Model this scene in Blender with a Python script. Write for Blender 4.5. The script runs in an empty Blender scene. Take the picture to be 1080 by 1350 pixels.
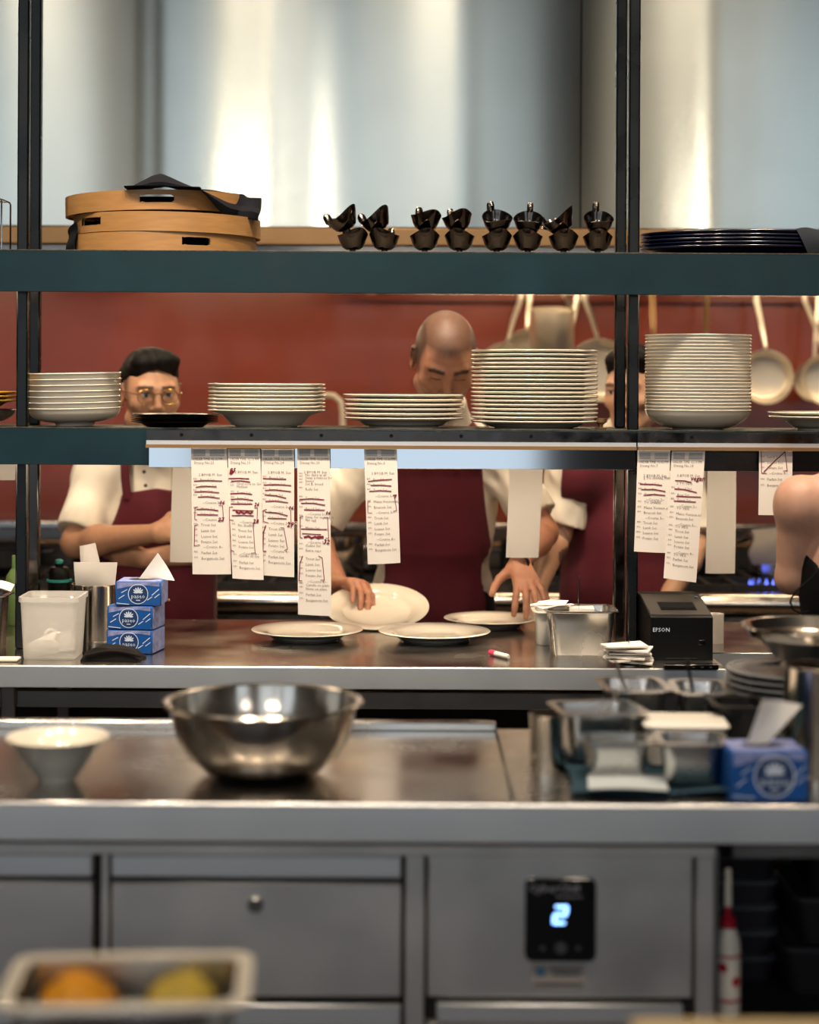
import bpy, bmesh, math, random
import numpy as np
from mathutils import Vector, Matrix
random.seed(7)
S = bpy.context.scene
COL = S.collection
PI = math.pi
# ---------------------------------------------------------------- camera (frame 1080x1350, focal 2400 px)
F, EYE, ROLL = 2400.0, 1.565, math.radians(0.3)
cam = bpy.data.cameras.new('camera')
cam.sensor_fit = 'HORIZONTAL'; cam.sensor_width = 36; cam.lens = F/1080*36
cam.shift_y = -175/1080
cam.clip_start = 0.1; cam.clip_end = 60
cam.dof.use_dof = True; cam.dof.focus_distance = 4.42; cam.dof.aperture_fstop = 2.3
camo = bpy.data.objects.new('camera', cam); COL.objects.link(camo)
camo.matrix_world = Matrix.Translation((0, 0, EYE)) @ Matrix.Rotation(PI/2, 4, 'X') @ Matrix.Rotation(ROLL, 4, 'Z')
S.camera = camo
# ---------------------------------------------------------------- world, exposure
w = bpy.data.worlds.new('world'); S.world = w; w.use_nodes = True
bg = w.node_tree.nodes['Background']; bg.inputs[0].default_value = (0.62, 0.80, 1.0, 1); bg.inputs[1].default_value = 0.6
S.view_settings.view_transform = 'Standard'; S.view_settings.look = 'None'
S.view_settings.gamma = 1; S.view_settings.use_curve_mapping = False
S.view_settings.exposure = 0.0
S.cycles.use_denoising = True
S.cycles.max_bounces = 8; S.cycles.caustics_reflective = False; S.cycles.caustics_refractive = False
S.cycles.sample_clamp_indirect = 4
# ---------------------------------------------------------------- lamps: dining-room windows, ceiling spots, range lamps
WARM = (1.0, 0.83, 0.64)
def area(loc, target, sx, sy, power, color, spread=PI):
    l = bpy.data.lights.new('lamp', 'AREA'); l.shape = 'RECTANGLE'; l.size = sx; l.size_y = sy
    l.energy = power; l.color = color; l.spread = spread
    o = bpy.data.objects.new('area_lamp', l); COL.objects.link(o); o.location = loc
    d = Vector(target)-Vector(loc)
    o.rotation_euler = d.to_track_quat('-Z', 'Y').to_euler()
    return o
# daylight through the tall windows of the dining room behind the camera
WIN = [(-4.7, -2.45), (-2.2, -1.32), (-1.18, 0.88), (2.02, 2.2), (2.5, 4.7)]
for (x0, x1) in WIN:
    area(((x0+x1)/2, -2.98, 2.5), ((x0+x1)/2, 5, 2.5), x1-x0, 4.0, 0.44*PI*(x1-x0)*4.0, (0.95, 1.0, 0.99))
# unseen low fill lamps added above and behind the camera, also streaking the hood
for x in (-1.05, -0.58, 1.77):
    area((x, -0.6, 2.35), (x*.3, 4.8, 1.15), 0.13, 0.13, 1.2, (1.0, 0.86, 0.70), math.radians(70))
# warm ceiling spots along the front of the pass and over the cooks
for x in (-1.75, -0.71, 0.1, 1.22):
    area((x, 3.1, 4.3), (x*0.9, 4.45, 1.1), 0.2, 0.2, 18, WARM, math.radians(84))
for x in (-1.3, 0.0, 1.3):
    area((x, 4.7, 3.9), (x, 5.1, 1.0), 0.3, 0.3, 9, (1.0, 0.77, 0.52), math.radians(80))
for x in (-1.6, -0.5, 0.9):
    area((x, 1.6, 4.3), (x, 2.7, 0.9), 0.25, 0.25, 9, (1.0, 0.82, 0.62), math.radians(90))

# ================================================================ helpers
def s2l(c):
    return c/12.92 if c <= 0.04045 else ((c+0.055)/1.055)**2.4
def hexc(h):
    h = h.lstrip('#'); return tuple(s2l(int(h[i:i+2], 16)/255) for i in (0, 2, 4))
def P(px, py, D):
    u, v = px-540, py-500
    u0 = u*math.cos(ROLL)+v*math.sin(ROLL); v0 = -u*math.sin(ROLL)+v*math.cos(ROLL)
    return Vector((u0*D/F, D, EYE-v0*D/F))
def Dz(py, z, px=540):
    """distance at which height z is seen on pixel row py"""
    v0 = -(px-540)*math.sin(ROLL)+(py-500)*math.cos(ROLL)
    return (EYE-z)*F/v0
def pxl(n, D): return n*D/F

def mat(name, col, rough=0.5, metal=0.0, var=0.0, vscale=20, bump=0.0, bscale=200, stretch=(1, 1, 1), emit=0, ecol=None,
        trans=0, alpha=1, spec=0.5, sss=0, attr=None, aniso=0, coat=0, rvar=0.0, sheen=0, ior=1.45, transl=0):
    m = bpy.data.materials.new(name); m.use_nodes = True
    nt = m.node_tree; b = nt.nodes['Principled BSDF']
    c = hexc(col) if isinstance(col, str) else col
    I = b.inputs
    I['Base Color'].default_value = (*c, 1); I['Roughness'].default_value = rough; I['Metallic'].default_value = metal
    I['Specular IOR Level'].default_value = spec; I['Transmission Weight'].default_value = trans; I['Alpha'].default_value = alpha
    I['Subsurface Weight'].default_value = sss; I['Coat Weight'].default_value = coat; I['IOR'].default_value = ior
    if sss: I['Subsurface Radius'].default_value = (0.012, 0.005, 0.003)
    if sheen: I['Sheen Weight'].default_value = sheen
    if emit:
        I['Emission Color'].default_value = (*(ecol or c), 1); I['Emission Strength'].default_value = emit
    N = nt.nodes.new; L = nt.links.new
    tc = None
    def coords():
        nonlocal tc
        if tc is None:
            t = N('ShaderNodeTexCoord'); mp = N('ShaderNodeMapping'); mp.inputs['Scale'].default_value = stretch
            L(t.outputs['Object'], mp.inputs[0]); tc = mp.outputs[0]
        return tc
    if attr:
        a = N('ShaderNodeAttribute'); a.attribute_name = attr; base = a.outputs['Color']
    else: base = None
    if var or rvar:
        n = N('ShaderNodeTexNoise'); n.inputs['Scale'].default_value = vscale; n.inputs['Detail'].default_value = 4
        L(coords(), n.inputs[0])
        if var:
            mr = N('ShaderNodeMapRange'); mr.inputs[1].default_value = .3; mr.inputs[2].default_value = .7
            mr.inputs[3].default_value = 1-var; mr.inputs[4].default_value = 1+var; L(n.outputs[0], mr.inputs[0])
            mx = N('ShaderNodeMix'); mx.data_type = 'RGBA'; mx.blend_type = 'MULTIPLY'; mx.inputs[0].default_value = 1
            mx.inputs[6].default_value = (*c, 1)
            if base is not None: L(base, mx.inputs[6])
            L(mr.outputs[0], mx.inputs[7]); base = mx.outputs[2]
        if rvar:
            m2 = N('ShaderNodeMapRange'); m2.inputs[1].default_value = .3; m2.inputs[2].default_value = .7
            m2.inputs[3].default_value = max(0.02, rough-rvar); m2.inputs[4].default_value = rough+rvar
            L(n.outputs[0], m2.inputs[0]); L(m2.outputs[0], I['Roughness'])
    if base is not None: L(base, I['Base Color'])
    if bump:
        n = N('ShaderNodeTexNoise'); n.inputs['Scale'].default_value = bscale; n.inputs['Detail'].default_value = 3
        L(coords(), n.inputs[0]); bp = N('ShaderNodeBump'); bp.inputs['Strength'].default_value = bump
        bp.inputs['Distance'].default_value = 0.002; L(n.outputs[0], bp.inputs['Height']); L(bp.outputs[0], I['Normal'])
    if transl:
        tb = N('ShaderNodeBsdfTranslucent'); tb.inputs[0].default_value = (*c, 1); ms = N('ShaderNodeMixShader'); ms.inputs[0].default_value = transl
        src = b
        if alpha < 1:
            I['Alpha'].default_value = 1; tp = N('ShaderNodeBsdfTransparent'); m0 = N('ShaderNodeMixShader'); m0.inputs[0].default_value = alpha
            L(tp.outputs[0], m0.inputs[1]); L(b.outputs[0], m0.inputs[2]); src = m0
        L(src.outputs[0], ms.inputs[1]); L(tb.outputs[0], ms.inputs[2])
        L(ms.outputs[0], nt.nodes['Material Output'].inputs[0])
    if aniso:
        I['Anisotropic'].default_value = aniso; I['Anisotropic Rotation'].default_value = 0.25
        tg = N('ShaderNodeTangent'); tg.direction_type = 'UV_MAP'; tg.uv_map = 'UVMap'
        L(tg.outputs[0], I['Tangent'])
    return m

M = dict(
 steel=mat('stainless_steel', (0.60, 0.59, 0.57), 0.24, 1, rvar=0.06, vscale=9),
 steel_top=mat('worktop_steel', (0.60, 0.57, 0.53), 0.21, 1, rvar=0.08, vscale=6, var=0.12),
 steel_edge=mat('edge_steel', (0.68, 0.70, 0.72), 0.46, 1, rvar=0.02, vscale=9),
 steel_panel=mat('hood_steel', (0.60, 0.62, 0.565), 0.17, 1, var=0.04, vscale=3, aniso=0.95),
 steel_face=mat('fridge_steel', (0.64, 0.62, 0.60), 0.42, 1, rvar=0.06, vscale=5, var=0.06),
 steel_dark=mat('dark_steel', (0.28, 0.27, 0.26), 0.34, 1, rvar=0.03, vscale=15),  # one even, darker grey steel
 polish=mat('polished_steel', (0.66, 0.60, 0.53), 0.15, 1, rvar=0.05, vscale=12),
 mirror=mat('mirror_steel', (0.72, 0.76, 0.80), 0.08, 1),
 chrome=mat('chrome', (0.55, 0.53, 0.52), 0.10, 1),
 boat=mat('sauce_boat_steel', (0.14, 0.12, 0.105), 0.16, 1, rvar=0.06, vscale=40),
 black_steel=mat('blackened_steel', '#0e2830', 0.40, 0.0, spec=0.28, var=0.25, vscale=7, rvar=0.08),
 deck=mat('shelf_deck', '#4a443c', 0.55, 0.4, var=0.5, vscale=120, bump=0.4, bscale=300),
 post_steel=mat('dark_post_steel', '#090d0f', 0.28, 0.0, spec=0.4, var=0.2, vscale=9, rvar=0.08),
 pan_steel=mat('bright_pan_steel', (0.90, 0.82, 0.69), 0.46, 1, rvar=0.06, vscale=14),
 rail_dark=mat('dark_chrome', (0.07, 0.062, 0.056), 0.2, 1, rvar=0.1, vscale=30),
 brass=mat('brushed_brass', '#94744f', 0.38, 0.6, var=0.1, vscale=4),
 china=mat('white_china', '#ded6c6', 0.16, 0, coat=0.3, var=0.03, vscale=12),
 china_w=mat('cream_china', '#e6dccb', 0.14, 0, coat=0.3),
 china_b=mat('black_china', '#0c0b0b', 0.2, 0, coat=0.4),
 navy=mat('navy_enamel', '#0a1330', 0.22, 0, coat=0.5),
 yellow=mat('yellow_glaze', '#c79a1c', 0.25, 0),
 grey_china=mat('grey_china', '#6b6d70', 0.25, 0),
 red=mat('red_glazed_wall', '#93412a', 0.28, 0, var=0.2, vscale=2.2, coat=0.2, spec=0.5),
 wood=mat('bent_ash_wood', '#a3794a', 0.42, 0, var=0.12, vscale=14, stretch=(1, 1, 9)),
 napkin=mat('navy_linen', '#090b13', 0.9, 0, bump=0.4, bscale=500, spec=0.2),
 maroon=mat('maroon_cloth', '#56091c', 0.8, 0, var=0.12, vscale=9, bump=0.25, bscale=700, sheen=0.1),
 shirt=mat('white_cotton', '#e4dac9', 0.85, 0, var=0.04, vscale=8, bump=0.2, bscale=600),
 black_cloth=mat('black_cloth', '#120f0d', 0.9, 0, bump=0.5, bscale=350, spec=0.25),
 dress=mat('black_dress', '#050506', 0.85, spec=0.15),
 trouser=mat('dark_trousers', '#17161a', 0.85),
 shoe=mat('black_shoe', '#0c0b0b', 0.4),
 skin=mat('skin', '#c58a66', 0.48, 0, attr='Col', var=0.05, vscale=60, sss=0.08, bump=0.08, bscale=250),
 hair=mat('black_hair', '#0b0807', 0.6, 0, spec=0.2, var=0.4, vscale=60, bump=0.9, bscale=130, stretch=(3, 1, 1)),
 hair_br=mat('brown_hair', '#2e1c12', 0.5, 0, var=0.3, vscale=60, bump=0.9, bscale=120),
 gold=mat('gold_wire', '#b88d45', 0.25, 1),
 lens=mat('spectacle_lens', (0.02, 0.02, 0.02), 0.02, 0, alpha=0.08, spec=0.2),
 paper=mat('receipt_paper', '#e9e0d6', 0.75, 0),
 paper2=mat('white_paper', '#efe9e1', 0.8, 0, transl=0.35),
 ink=mat('grey_thermal_ink', '#7c7570', 0.8),
 inkd=mat('dark_thermal_ink', '#4a4444', 0.8),
 greyband=mat('ink_band', '#a9a7a6', 0.8),
 pen=mat('crimson_marker', '#7a1530', 0.7),
 tissue=mat('tissue', '#f4f1ec', 0.9, 0, transl=0.35),
 blue=mat('tissue_box_blue', '#0c4a90', 0.4, 0, var=0.12, vscale=12),
 blue_l=mat('print_pale_blue', '#c9d4e6', 0.5),
 lilac=mat('print_lilac', '#7d86b4', 0.5, 0, var=0.4, vscale=60),
 blue_d=mat('print_dark_blue', '#12315f', 0.5),
 tub=mat('translucent_plastic', '#e9e6e0', 0.35, 0, alpha=0.34, transl=0.10),
 white_pl=mat('white_plastic', '#dcd6cb', 0.4),
 black_pl=mat('black_plastic', '#060606', 0.42, spec=0.18),
 print_top=mat('grey_plastic', '#312c28', 0.45),
 teal=mat('teal_rubber', '#2f8f86', 0.5),
 green=mat('sage_bottle', '#7d9a58', 0.35),
 green_d=mat('green_plastic', '#56702a', 0.5),
 pink=mat('pink_plastic', '#d8325f', 0.35),
 redp=mat('red_plastic', '#a3122a', 0.4),
 cream=mat('cream_card', '#d9cdb4', 0.7),
 board=mat('cream_board', '#d8bf8f', 0.6, 0, var=0.06, vscale=30),
 black=mat('panel_black', '#07080b', 0.15),
 grey_print=mat('panel_print', '#8b8c95', 0.5),
 grey_dim=mat('panel_button', '#3a3b40', 0.5),
 sticker=mat('sticker', '#9a938d', 0.6),
 sticker_blue=mat('sticker_blue', '#3f6f8c', 0.6),
 led=mat('blue_digit', (0.2, 0.45, 1.0), 0.5, emit=4, ecol=(0.25, 0.5, 1.0)),
 strip_low=mat('counter_strip', (1, 0.8, 0.6), 0.5, emit=26, ecol=(1.0, 0.80, 0.58)),
 slate=mat('slate_cloth', '#252a31', 0.9),
 sheet_grey=mat('pale_grey_paper', '#aeb6ba', 0.7),  # white paper, the shadow on it put into its colour
 flame=mat('gas_flame', (0.1, 0.2, 1.0), 0.5, emit=2.5, ecol=(0.12, 0.18, 1.0)),
 lamp=mat('warm_lamp', (1, 0.8, 0.6), 0.5, emit=26, ecol=(1.0, 0.74, 0.46)),
 strip=mat('warm_strip', (1, 0.8, 0.6), 0.5, emit=10, ecol=(1.0, 0.78, 0.54)),
 iron=mat('cast_iron', '#0e0d0d', 0.6, 0, bump=0.4, bscale=120),
 pan_black=mat('black_pan', '#131110', 0.45, 0.3),
 potato=mat('golden_food', '#d08a12', 0.55, 0, var=0.35, vscale=60, bump=0.6, bscale=90),
 herb=mat('pale_herbs', '#b59a3a', 0.6, 0, var=0.3, vscale=50),
 terracotta=mat('terracotta_towel', '#7b3a30', 0.85),
 bluecloth=mat('blue_cloth', '#163544', 0.85, 0, var=0.15, vscale=20, bump=0.4, bscale=150),
 towel=mat('grey_towel', '#9b9184', 0.9, 0, bump=0.4, bscale=300),
 foil=mat('foil', (0.7, 0.68, 0.66), 0.25, 1, bump=0.8, bscale=60),
 wall=mat('plaster', '#8f8478', 0.8, 0, var=0.05, vscale=4),
 ceil=mat('ceiling_paint', '#9a948c', 0.85),
 floor=mat('grey_floor', '#5a4636', 0.45, 0, var=0.12, vscale=6),
 dark=mat('dark_cabinet', '#121113', 0.6),
 crate=mat('dark_crate', '#24232a', 0.5),
 crate2=mat('smoke_lid', '#4b4f56', 0.45),
 frame=mat('window_frame', '#2a2a2c', 0.5),
 tattoo=mat('tattoo', '#1d1a22', 0.7),
)

class MB:
    """mesh builder: collects shapes in world (default) or local coordinates and links them as ONE object"""
    def __init__(s, local=False): s.v = []; s.f = []; s.local = local; s.uv = None
    def add(s, vs, fs, T=None):
        n = len(s.v)
        s.v += [tuple(T @ Vector(p)) if T is not None else tuple(p) for p in vs]
        s.f += [tuple(i+n for i in f) for f in fs]; return s
    def box(s, c, d, bev=0.0, T=None, seg=1):
        bm = bmesh.new(); bmesh.ops.create_cube(bm, size=1)
        for v in bm.verts: v.co = Vector((v.co.x*d[0], v.co.y*d[1], v.co.z*d[2]))
        if bev: bmesh.ops.bevel(bm, geom=list(bm.edges), offset=bev, segments=seg, affect='EDGES', profile=0.5)
        bm.verts.index_update()
        R = Matrix.Translation(c)
        if T is not None: R = T @ R
        s.add([v.co for v in bm.verts], [[v.index for v in f.verts] for f in bm.faces], R); bm.free(); return s
    def loops(s, L, cap0=True, cap1=True, close=False, T=None):
        """skin between equal-length closed loops"""
        n = len(L[0]); vs = [p for l in L for p in l]; fs = []
        k = len(L)
        for i in range(k if close else k-1):
            a, b = i*n, ((i+1) % k)*n
            for j in range(n):
                fs.append((a+j, a+(j+1) % n, b+(j+1) % n, b+j))
        if not close:
            if cap0: fs.append(tuple(reversed(range(n))))
            if cap1: fs.append(tuple((k-1)*n+j for j in range(n)))
        return s.add(vs, fs, T)
    def lathe(s, prof, seg=40, T=None, sx=1, sy=1, wob=None):
        """prof: (r,z) list from axis to axis or closed profile"""
        vs = []; fs = []; n = len(prof)
        for j in range(seg):
            a = 2*PI*j/seg
            for (r, z) in prof: vs.append((r*math.cos(a)*sx, r*math.sin(a)*sy, z+(wob(a, r, z) if wob else 0)))
        for j in range(seg):
            b = ((j+1) % seg)*n
            for i in range(n-1):
                if prof[i][0] < 1e-6 and prof[i+1][0] < 1e-6: continue
                fs.append((j*n+i, b+i, b+i+1, j*n+i+1))
        return s.add(vs, fs, T)
    def tube(s, pts, r, seg=10, close=False, T=None, flat=1.0, up=None):
        pts = [Vector(p) for p in pts]; L = []; n = len(pts)
        rs = r if isinstance(r, (list, tuple)) else [r]*n
        N = None
        for i, p in enumerate(pts):
            t = (pts[(i+1) % n]-pts[i-1]) if close else (pts[min(i+1, n-1)]-pts[max(i-1, 0)])
            t.normalize()
            if N is None:
                N = Vector(up) if up else (Vector((0, 0, 1)) if abs(t.z) < .9 else Vector((1, 0, 0)))
            N = (N-t*N.dot(t)).normalized(); B = t.cross(N)
            L.append([p+N*(math.cos(2*PI*j/seg)*rs[i]*flat)+B*(math.sin(2*PI*j/seg)*rs[i]) for j in range(seg)])
        return s.loops(L, close=close, T=T)
    def prism(s, poly, y0, y1, T=None):
        """poly in (x,z), extruded along y"""
        n = len(poly)
        vs = [(x, y0, z) for x, z in poly]+[(x, y1, z) for x, z in poly]
        fs = [tuple(range(n)), tuple(reversed(range(n, 2*n)))]+[(i, n+i, n+(i+1) % n, (i+1) % n) for i in range(n)]
        return s.add(vs, fs, T)
    def sheet(s, fn, nu, nv, th=0.0006, T=None, d=(0, 1, 0)):
        d = Vector(d)*th
        A = [Vector(fn(i/nu, j/nv)) for j in range(nv+1) for i in range(nu+1)]
        B = [p+d for p in A]; n = len(A); W = nu+1; fs = []
        for j in range(nv):
            for i in range(nu):
                a = j*W+i; fs += [(a, a+W, a+W+1, a+1), (n+a, n+a+1, n+a+W+1, n+a+W)]
        edge = [i for i in range(W)]+[j*W+nu for j in range(1, nv+1)]+[nv*W+i for i in range(nu-1, -1, -1)]+[j*W for j in range(nv-1, 0, -1)]
        for k in range(len(edge)):
            a, b = edge[k], edge[(k+1) % len(edge)]; fs.append((a, b, n+b, n+a))
        return s.add(A+B, fs, T)
    def ribbon(s, pts, wdt, y):
        """flat stroke on an (x,z) plane at depth y, facing -y"""
        for a, b in zip(pts[:-1], pts[1:]):
            a, b = Vector(a), Vector(b); t = (b-a)
            if t.length < 1e-7: continue
            t.normalize(); n = Vector((-t.y, t.x))*wdt/2; e = t*wdt*.3
            q = [a-e-n, b+e-n, b+e+n, a-e+n]; s.add([(p.x, y, p.y) for p in q], [(0, 1, 2, 3)])
        return s
    def build(s, name, m, parent=None, smooth=40, label=None, kind=None):
        me = bpy.data.meshes.new(name)
        off = Vector((0, 0, 0))
        if parent is not None and not s.local:
            r = parent
            while r is not None: off += r.location; r = r.parent
        me.from_pydata([(x-off.x, y-off.y, z-off.z) for x, y, z in s.v], [], s.f)
        if smooth:
            me.shade_smooth() if hasattr(me, 'shade_smooth') else None
            me.set_sharp_from_angle(angle=math.radians(smooth))
        bm = bmesh.new(); bm.from_mesh(me); bmesh.ops.recalc_face_normals(bm, faces=bm.faces); bm.to_mesh(me); bm.free()
        if m: me.materials.append(M[m])
        return link(name, me, parent, label, kind)

def link(name, me, parent=None, label=None, kind=None):
    o = bpy.data.objects.new(name, me); COL.objects.link(o)
    if parent is not None: o.parent = parent
    if label: o['label'] = label
    if kind: o['kind'] = kind
    return o
def thing(name, label, cat, loc=(0, 0, 0), rot=(0, 0, 0), group=None):
    o = bpy.data.objects.new(name, None); COL.objects.link(o); o.empty_display_size = .05
    o.location = loc; o.rotation_euler = rot; return tag(o, label, cat, group)
def tag(o, label, cat, group=None):
    o['label'] = label; o['category'] = cat
    if group: o['group'] = group
    return o
KIDS = {}
def copy_tree(o, parent=None):
    c = o.copy(); COL.objects.link(c); c.parent = parent
    for ch in o.children_recursive:
        if ch.parent == o: copy_tree(ch, c)
    return c
def dup(o, loc, rot=None, label=None):
    c = copy_tree(o); c.location = loc
    if rot is not None: c.rotation_euler = rot
    if label: c['label'] = label
    return c
def rrect(w, d, r, n=4):
    """rounded rectangle loop in xy"""
    out = []
    r = min(r, w/2-1e-5, d/2-1e-5)
    for cx, cy, a0 in ((w/2-r, d/2-r, 0), (-w/2+r, d/2-r, PI/2), (-w/2+r, -d/2+r, PI), (w/2-r, -d/2+r, 1.5*PI)):
        for k in range(n+1):
            a = a0+PI/2*k/n; out.append((cx+r*math.cos(a), cy+r*math.sin(a)))
    return out
def rloops(mb, spec, T=None, **k):
    """spec: (w,d,r,z) list skinned as one body"""
    mb.loops([[(x, y, z) for x, y in rrect(w, d, r)] for (w, d, r, z) in spec], T=T, **k); return mb
def TR(loc, rz=0, rx=0, ry=0):
    return Matrix.Translation(loc) @ Matrix.Rotation(rz, 4, 'Z') @ Matrix.Rotation(rx, 4, 'X') @ Matrix.Rotation(ry, 4, 'Y')
def text_mb(mb, body, size, fn, align='LEFT', squeeze=1.0):
    """letters as flat mesh; fn maps (x,y) of the lettering plane to a 3-D point"""
    cu = bpy.data.curves.new('lettering', 'FONT'); cu.body = body; cu.size = size; cu.align_x = align; cu.resolution_u = 1
    ob = bpy.data.objects.new('lettering', cu); me = bpy.data.meshes.new_from_object(ob)
    mb.add([fn(v.co.x*squeeze, v.co.y) for v in me.vertices], [tuple(p.vertices) for p in me.polygons])
    bpy.data.objects.remove(ob); bpy.data.curves.remove(cu); bpy.data.meshes.remove(me); return mb
ORD = ['top', 'second', 'third', 'fourth', 'fifth', 'sixth', 'seventh', 'eighth', 'ninth', 'tenth', 'eleventh', 'twelfth', 'thirteenth', 'fourteenth',
       'fifteenth', 'sixteenth', 'seventeenth', 'eighteenth', 'nineteenth', 'twentieth', 'twenty-first', 'twenty-second', 'twenty-third', 'twenty-fourth']
def ordl(i, n):
    if i == 0: return 'topmost'
    if i == n-1: return 'lowest'
    return ORD[i]+' from the top'
# ================================================================ the setting
def struct(name, mb, m, parent=None, smooth=40):
    o = mb.build(name, m, parent, smooth); o['kind'] = 'structure'; return o
BW = 7.05      # back wall
struct('floor', MB().box((0, 2, -0.05), (10.4, 10.6, 0.1)), 'floor')
struct('ceiling', MB().box((0, 2, 4.75), (10.4, 10.6, 0.1)), 'ceil')
struct('wall_back', MB().box((0, BW+.06, 2.35), (10.2, .12, 4.7)), 'red')
struct('wall_left', MB().box((-5.06, 2, 2.35), (.12, 10.2, 4.7)), 'wall')
struct('wall_right', MB().box((5.06, 2, 2.35), (.12, 10.2, 4.7)), 'wall')
mb = MB()
xs = [-5.0]+[x for w_ in WIN for x in w_]+[5.0]
for i in range(0, len(xs), 2): mb.box(((xs[i]+xs[i+1])/2, -3.06, 2.35), (xs[i+1]-xs[i], .12, 4.7))
for (x0, x1) in WIN:
    mb.box(((x0+x1)/2, -3.06, .2), (x1-x0, .12, .4)); mb.box(((x0+x1)/2, -3.06, 4.62), (x1-x0, .12, .16))
struct('wall_front', mb, 'wall')
for i, (x0, x1) in enumerate(WIN):
    f = MB()
    for x in (x0+.03, x1-.03): f.box((x, -3.04, 2.47), (.06, .08, 4.14))
    for z in (.43, 3.2, 4.51): f.box(((x0+x1)/2, -3.04, z), (x1-x0-.12, .06, .06))
    struct('window_%d' % (i+1), f, 'frame')

# ================================================================ extractor hood
HY = 5.62
hood = thing('extractor_hood', 'wide brushed stainless steel extractor hood above the cooking line', 'hood', (0, HY, 1.96))
def hood_panel(x0, x1, seed):
    z0, z1 = 2.035, 3.3
    nx, nz = int((x1-x0)*70), 6
    rr = random.Random(seed)
    bumps = [(rr.uniform(x0, x1), rr.uniform(.04, .16), rr.uniform(-1, 1)*.0012) for _ in range(int((x1-x0)*7))]
    def dy(x, z):
        d = sum(a*math.exp(-((x-c)/s)**2) for c, s, a in bumps)
        e = min(x-x0, x1-x)
        return d*min(1, e/.03)*(1+.15*math.sin(z*3+seed))
    vs = []; fs = []
    for j in range(nz+1):
        for i in range(nx+1):
            x = x0+(x1-x0)*i/nx; z = z0+(z1-z0)*j/nz; vs.append((x, HY+dy(x, z), z))
    W = nx+1
    for j in range(nz):
        for i in range(nx): a = j*W+i; fs.append((a, a+1, a+W+1, a+W))
    n = len(vs)
    vs += [(x0, HY+.03, z0), (x1, HY+.03, z0), (x1, HY+.03, z1), (x0, HY+.03, z1)]
    fs += [(n, n+3, n+2, n+1), (0, n, n+1)+tuple(range(nx, 0, -1)), tuple(j*W for j in range(nz+1))+(n+3, n), tuple(j*W+nx for j in range(nz, -1, -1))+(n+1, n+2)]
    mb = MB(); mb.add(vs, fs); o = mb.build('panel', 'steel_panel', hood, smooth=30)
    uv = o.data.uv_layers.new(name='UVMap')
    for l in o.data.loops:
        c = o.data.vertices[l.vertex_index].co; uv.data[l.index].uv = (c.x, c.z)
    return o
SX = P(766, 150, HY).x
hood_panel(-2.6, SX-.0025, 3); hood_panel(SX+.0025, 2.6, 11)
MB().box((0, HY+.05, 2.7), (5.18, .02, 1.32)).build('backing', 'dark', hood)
MB().box((0, HY+.035, 2.005), (5.2, .07, .055), .004).build('lower_lip', 'brass', hood)
MB().box((0, HY+.05, 1.958), (5.2, .06, .038), .002).build('drip_channel', 'steel_dark', hood)
MB().box((0, (HY+.09+BW-.02)/2, 2.03), (5.2, BW-.12-HY, .02)).build('filter_ceiling', 'steel_dark', hood)
for x in (-1.9, -.75, .4, 1.55):
    MB().box((x, 6.45, 2.008), (.7, .1, .02), .004).build('hood_lamp', 'lamp', hood)

# ================================================================ pass shelving
YB = 4.42
def zof(py, D): return EYE-(py-500)*D/F
ZU1, ZU0 = zof(333, YB), zof(387, YB)
ZM1, ZM0 = zof(567, YB), zof(615, YB)
CT = 0.90
shelf = thing('pass_shelving', 'two-tier shelving of blackened steel standing on the pass counter', 'shelf', (0, 4.6, CT))
X0, X1 = -1.5, 1.6
MB().box((0.05, YB+.003, (ZU0+ZU1)/2), (X1-X0, .006, ZU1-ZU0), .001).build('upper_beam', 'black_steel', shelf)
MB().box((0.05, YB+.203, ZU1-.004), (X1-X0, .394, .008), .001).build('upper_deck', 'deck', shelf)
MB().box((0.05, YB+.40, (ZU0+ZU1)/2+.01), (X1-X0, .006, ZU1-ZU0-.03), .001).build('rear_beam', 'black_steel', shelf)
MB().box((0.05, YB+.003, (ZM0+ZM1)/2), (X1-X0, .006, ZM1-ZM0), .001).build('lower_beam', 'black_steel', shelf)
MB().box((0.05, YB+.203, ZM1-.004), (X1-X0, .394, .008), .001).build('lower_deck', 'deck', shelf)
MB().box((0.05, YB+.40, (ZM0+ZM1)/2), (X1-X0, .006, ZM1-ZM0), .001).build('rear_beam', 'black_steel', shelf)
for z in (ZU0, ZM0):
    MB().box((0.05, YB+(.10 if z > 1.5 else .065), z+.040), (2.9, .04, .012), .003).build('light_strip', 'strip' if z > 1.5 else 'strip_low', shelf)
for px, D in ((30.5, 4.47), (834.5, 4.47), (46.5, 4.72), (817.5, 4.72)):
    x = P(px, 450, D).x
    MB().box((x, D, (CT+ZM1-.01)/2), (.028, .028, ZM1-.01-CT), .004).build('post', 'rail_dark' if D > 4.6 else 'post_steel', shelf)
    MB().box((x, D, (ZM1+ZU1-.01)/2), (.028, .028, ZU1-.01-ZM1), .004).build('post', 'post_steel', shelf)
    MB().box((x, D, (ZU1+3.2)/2), (.028, .028, 3.2-ZU1), .004).build('post', 'post_steel', shelf)
MB().box((0.05, YB+.004, ZU1+.0015), (X1-X0, .008, .003), .0005).build('deck_lip', 'deck', shelf)
MB().box((0.05, YB+.004, ZM1+.0015), (X1-X0, .008, .003), .0005).build('deck_lip', 'deck', shelf)
seam = P(834, 360, YB).x
MB().box((seam, YB-.0004, (ZU0+ZU1)/2+.005), (.002, .0016, .05)).build('weld_seam', 'black_steel', shelf)
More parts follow.
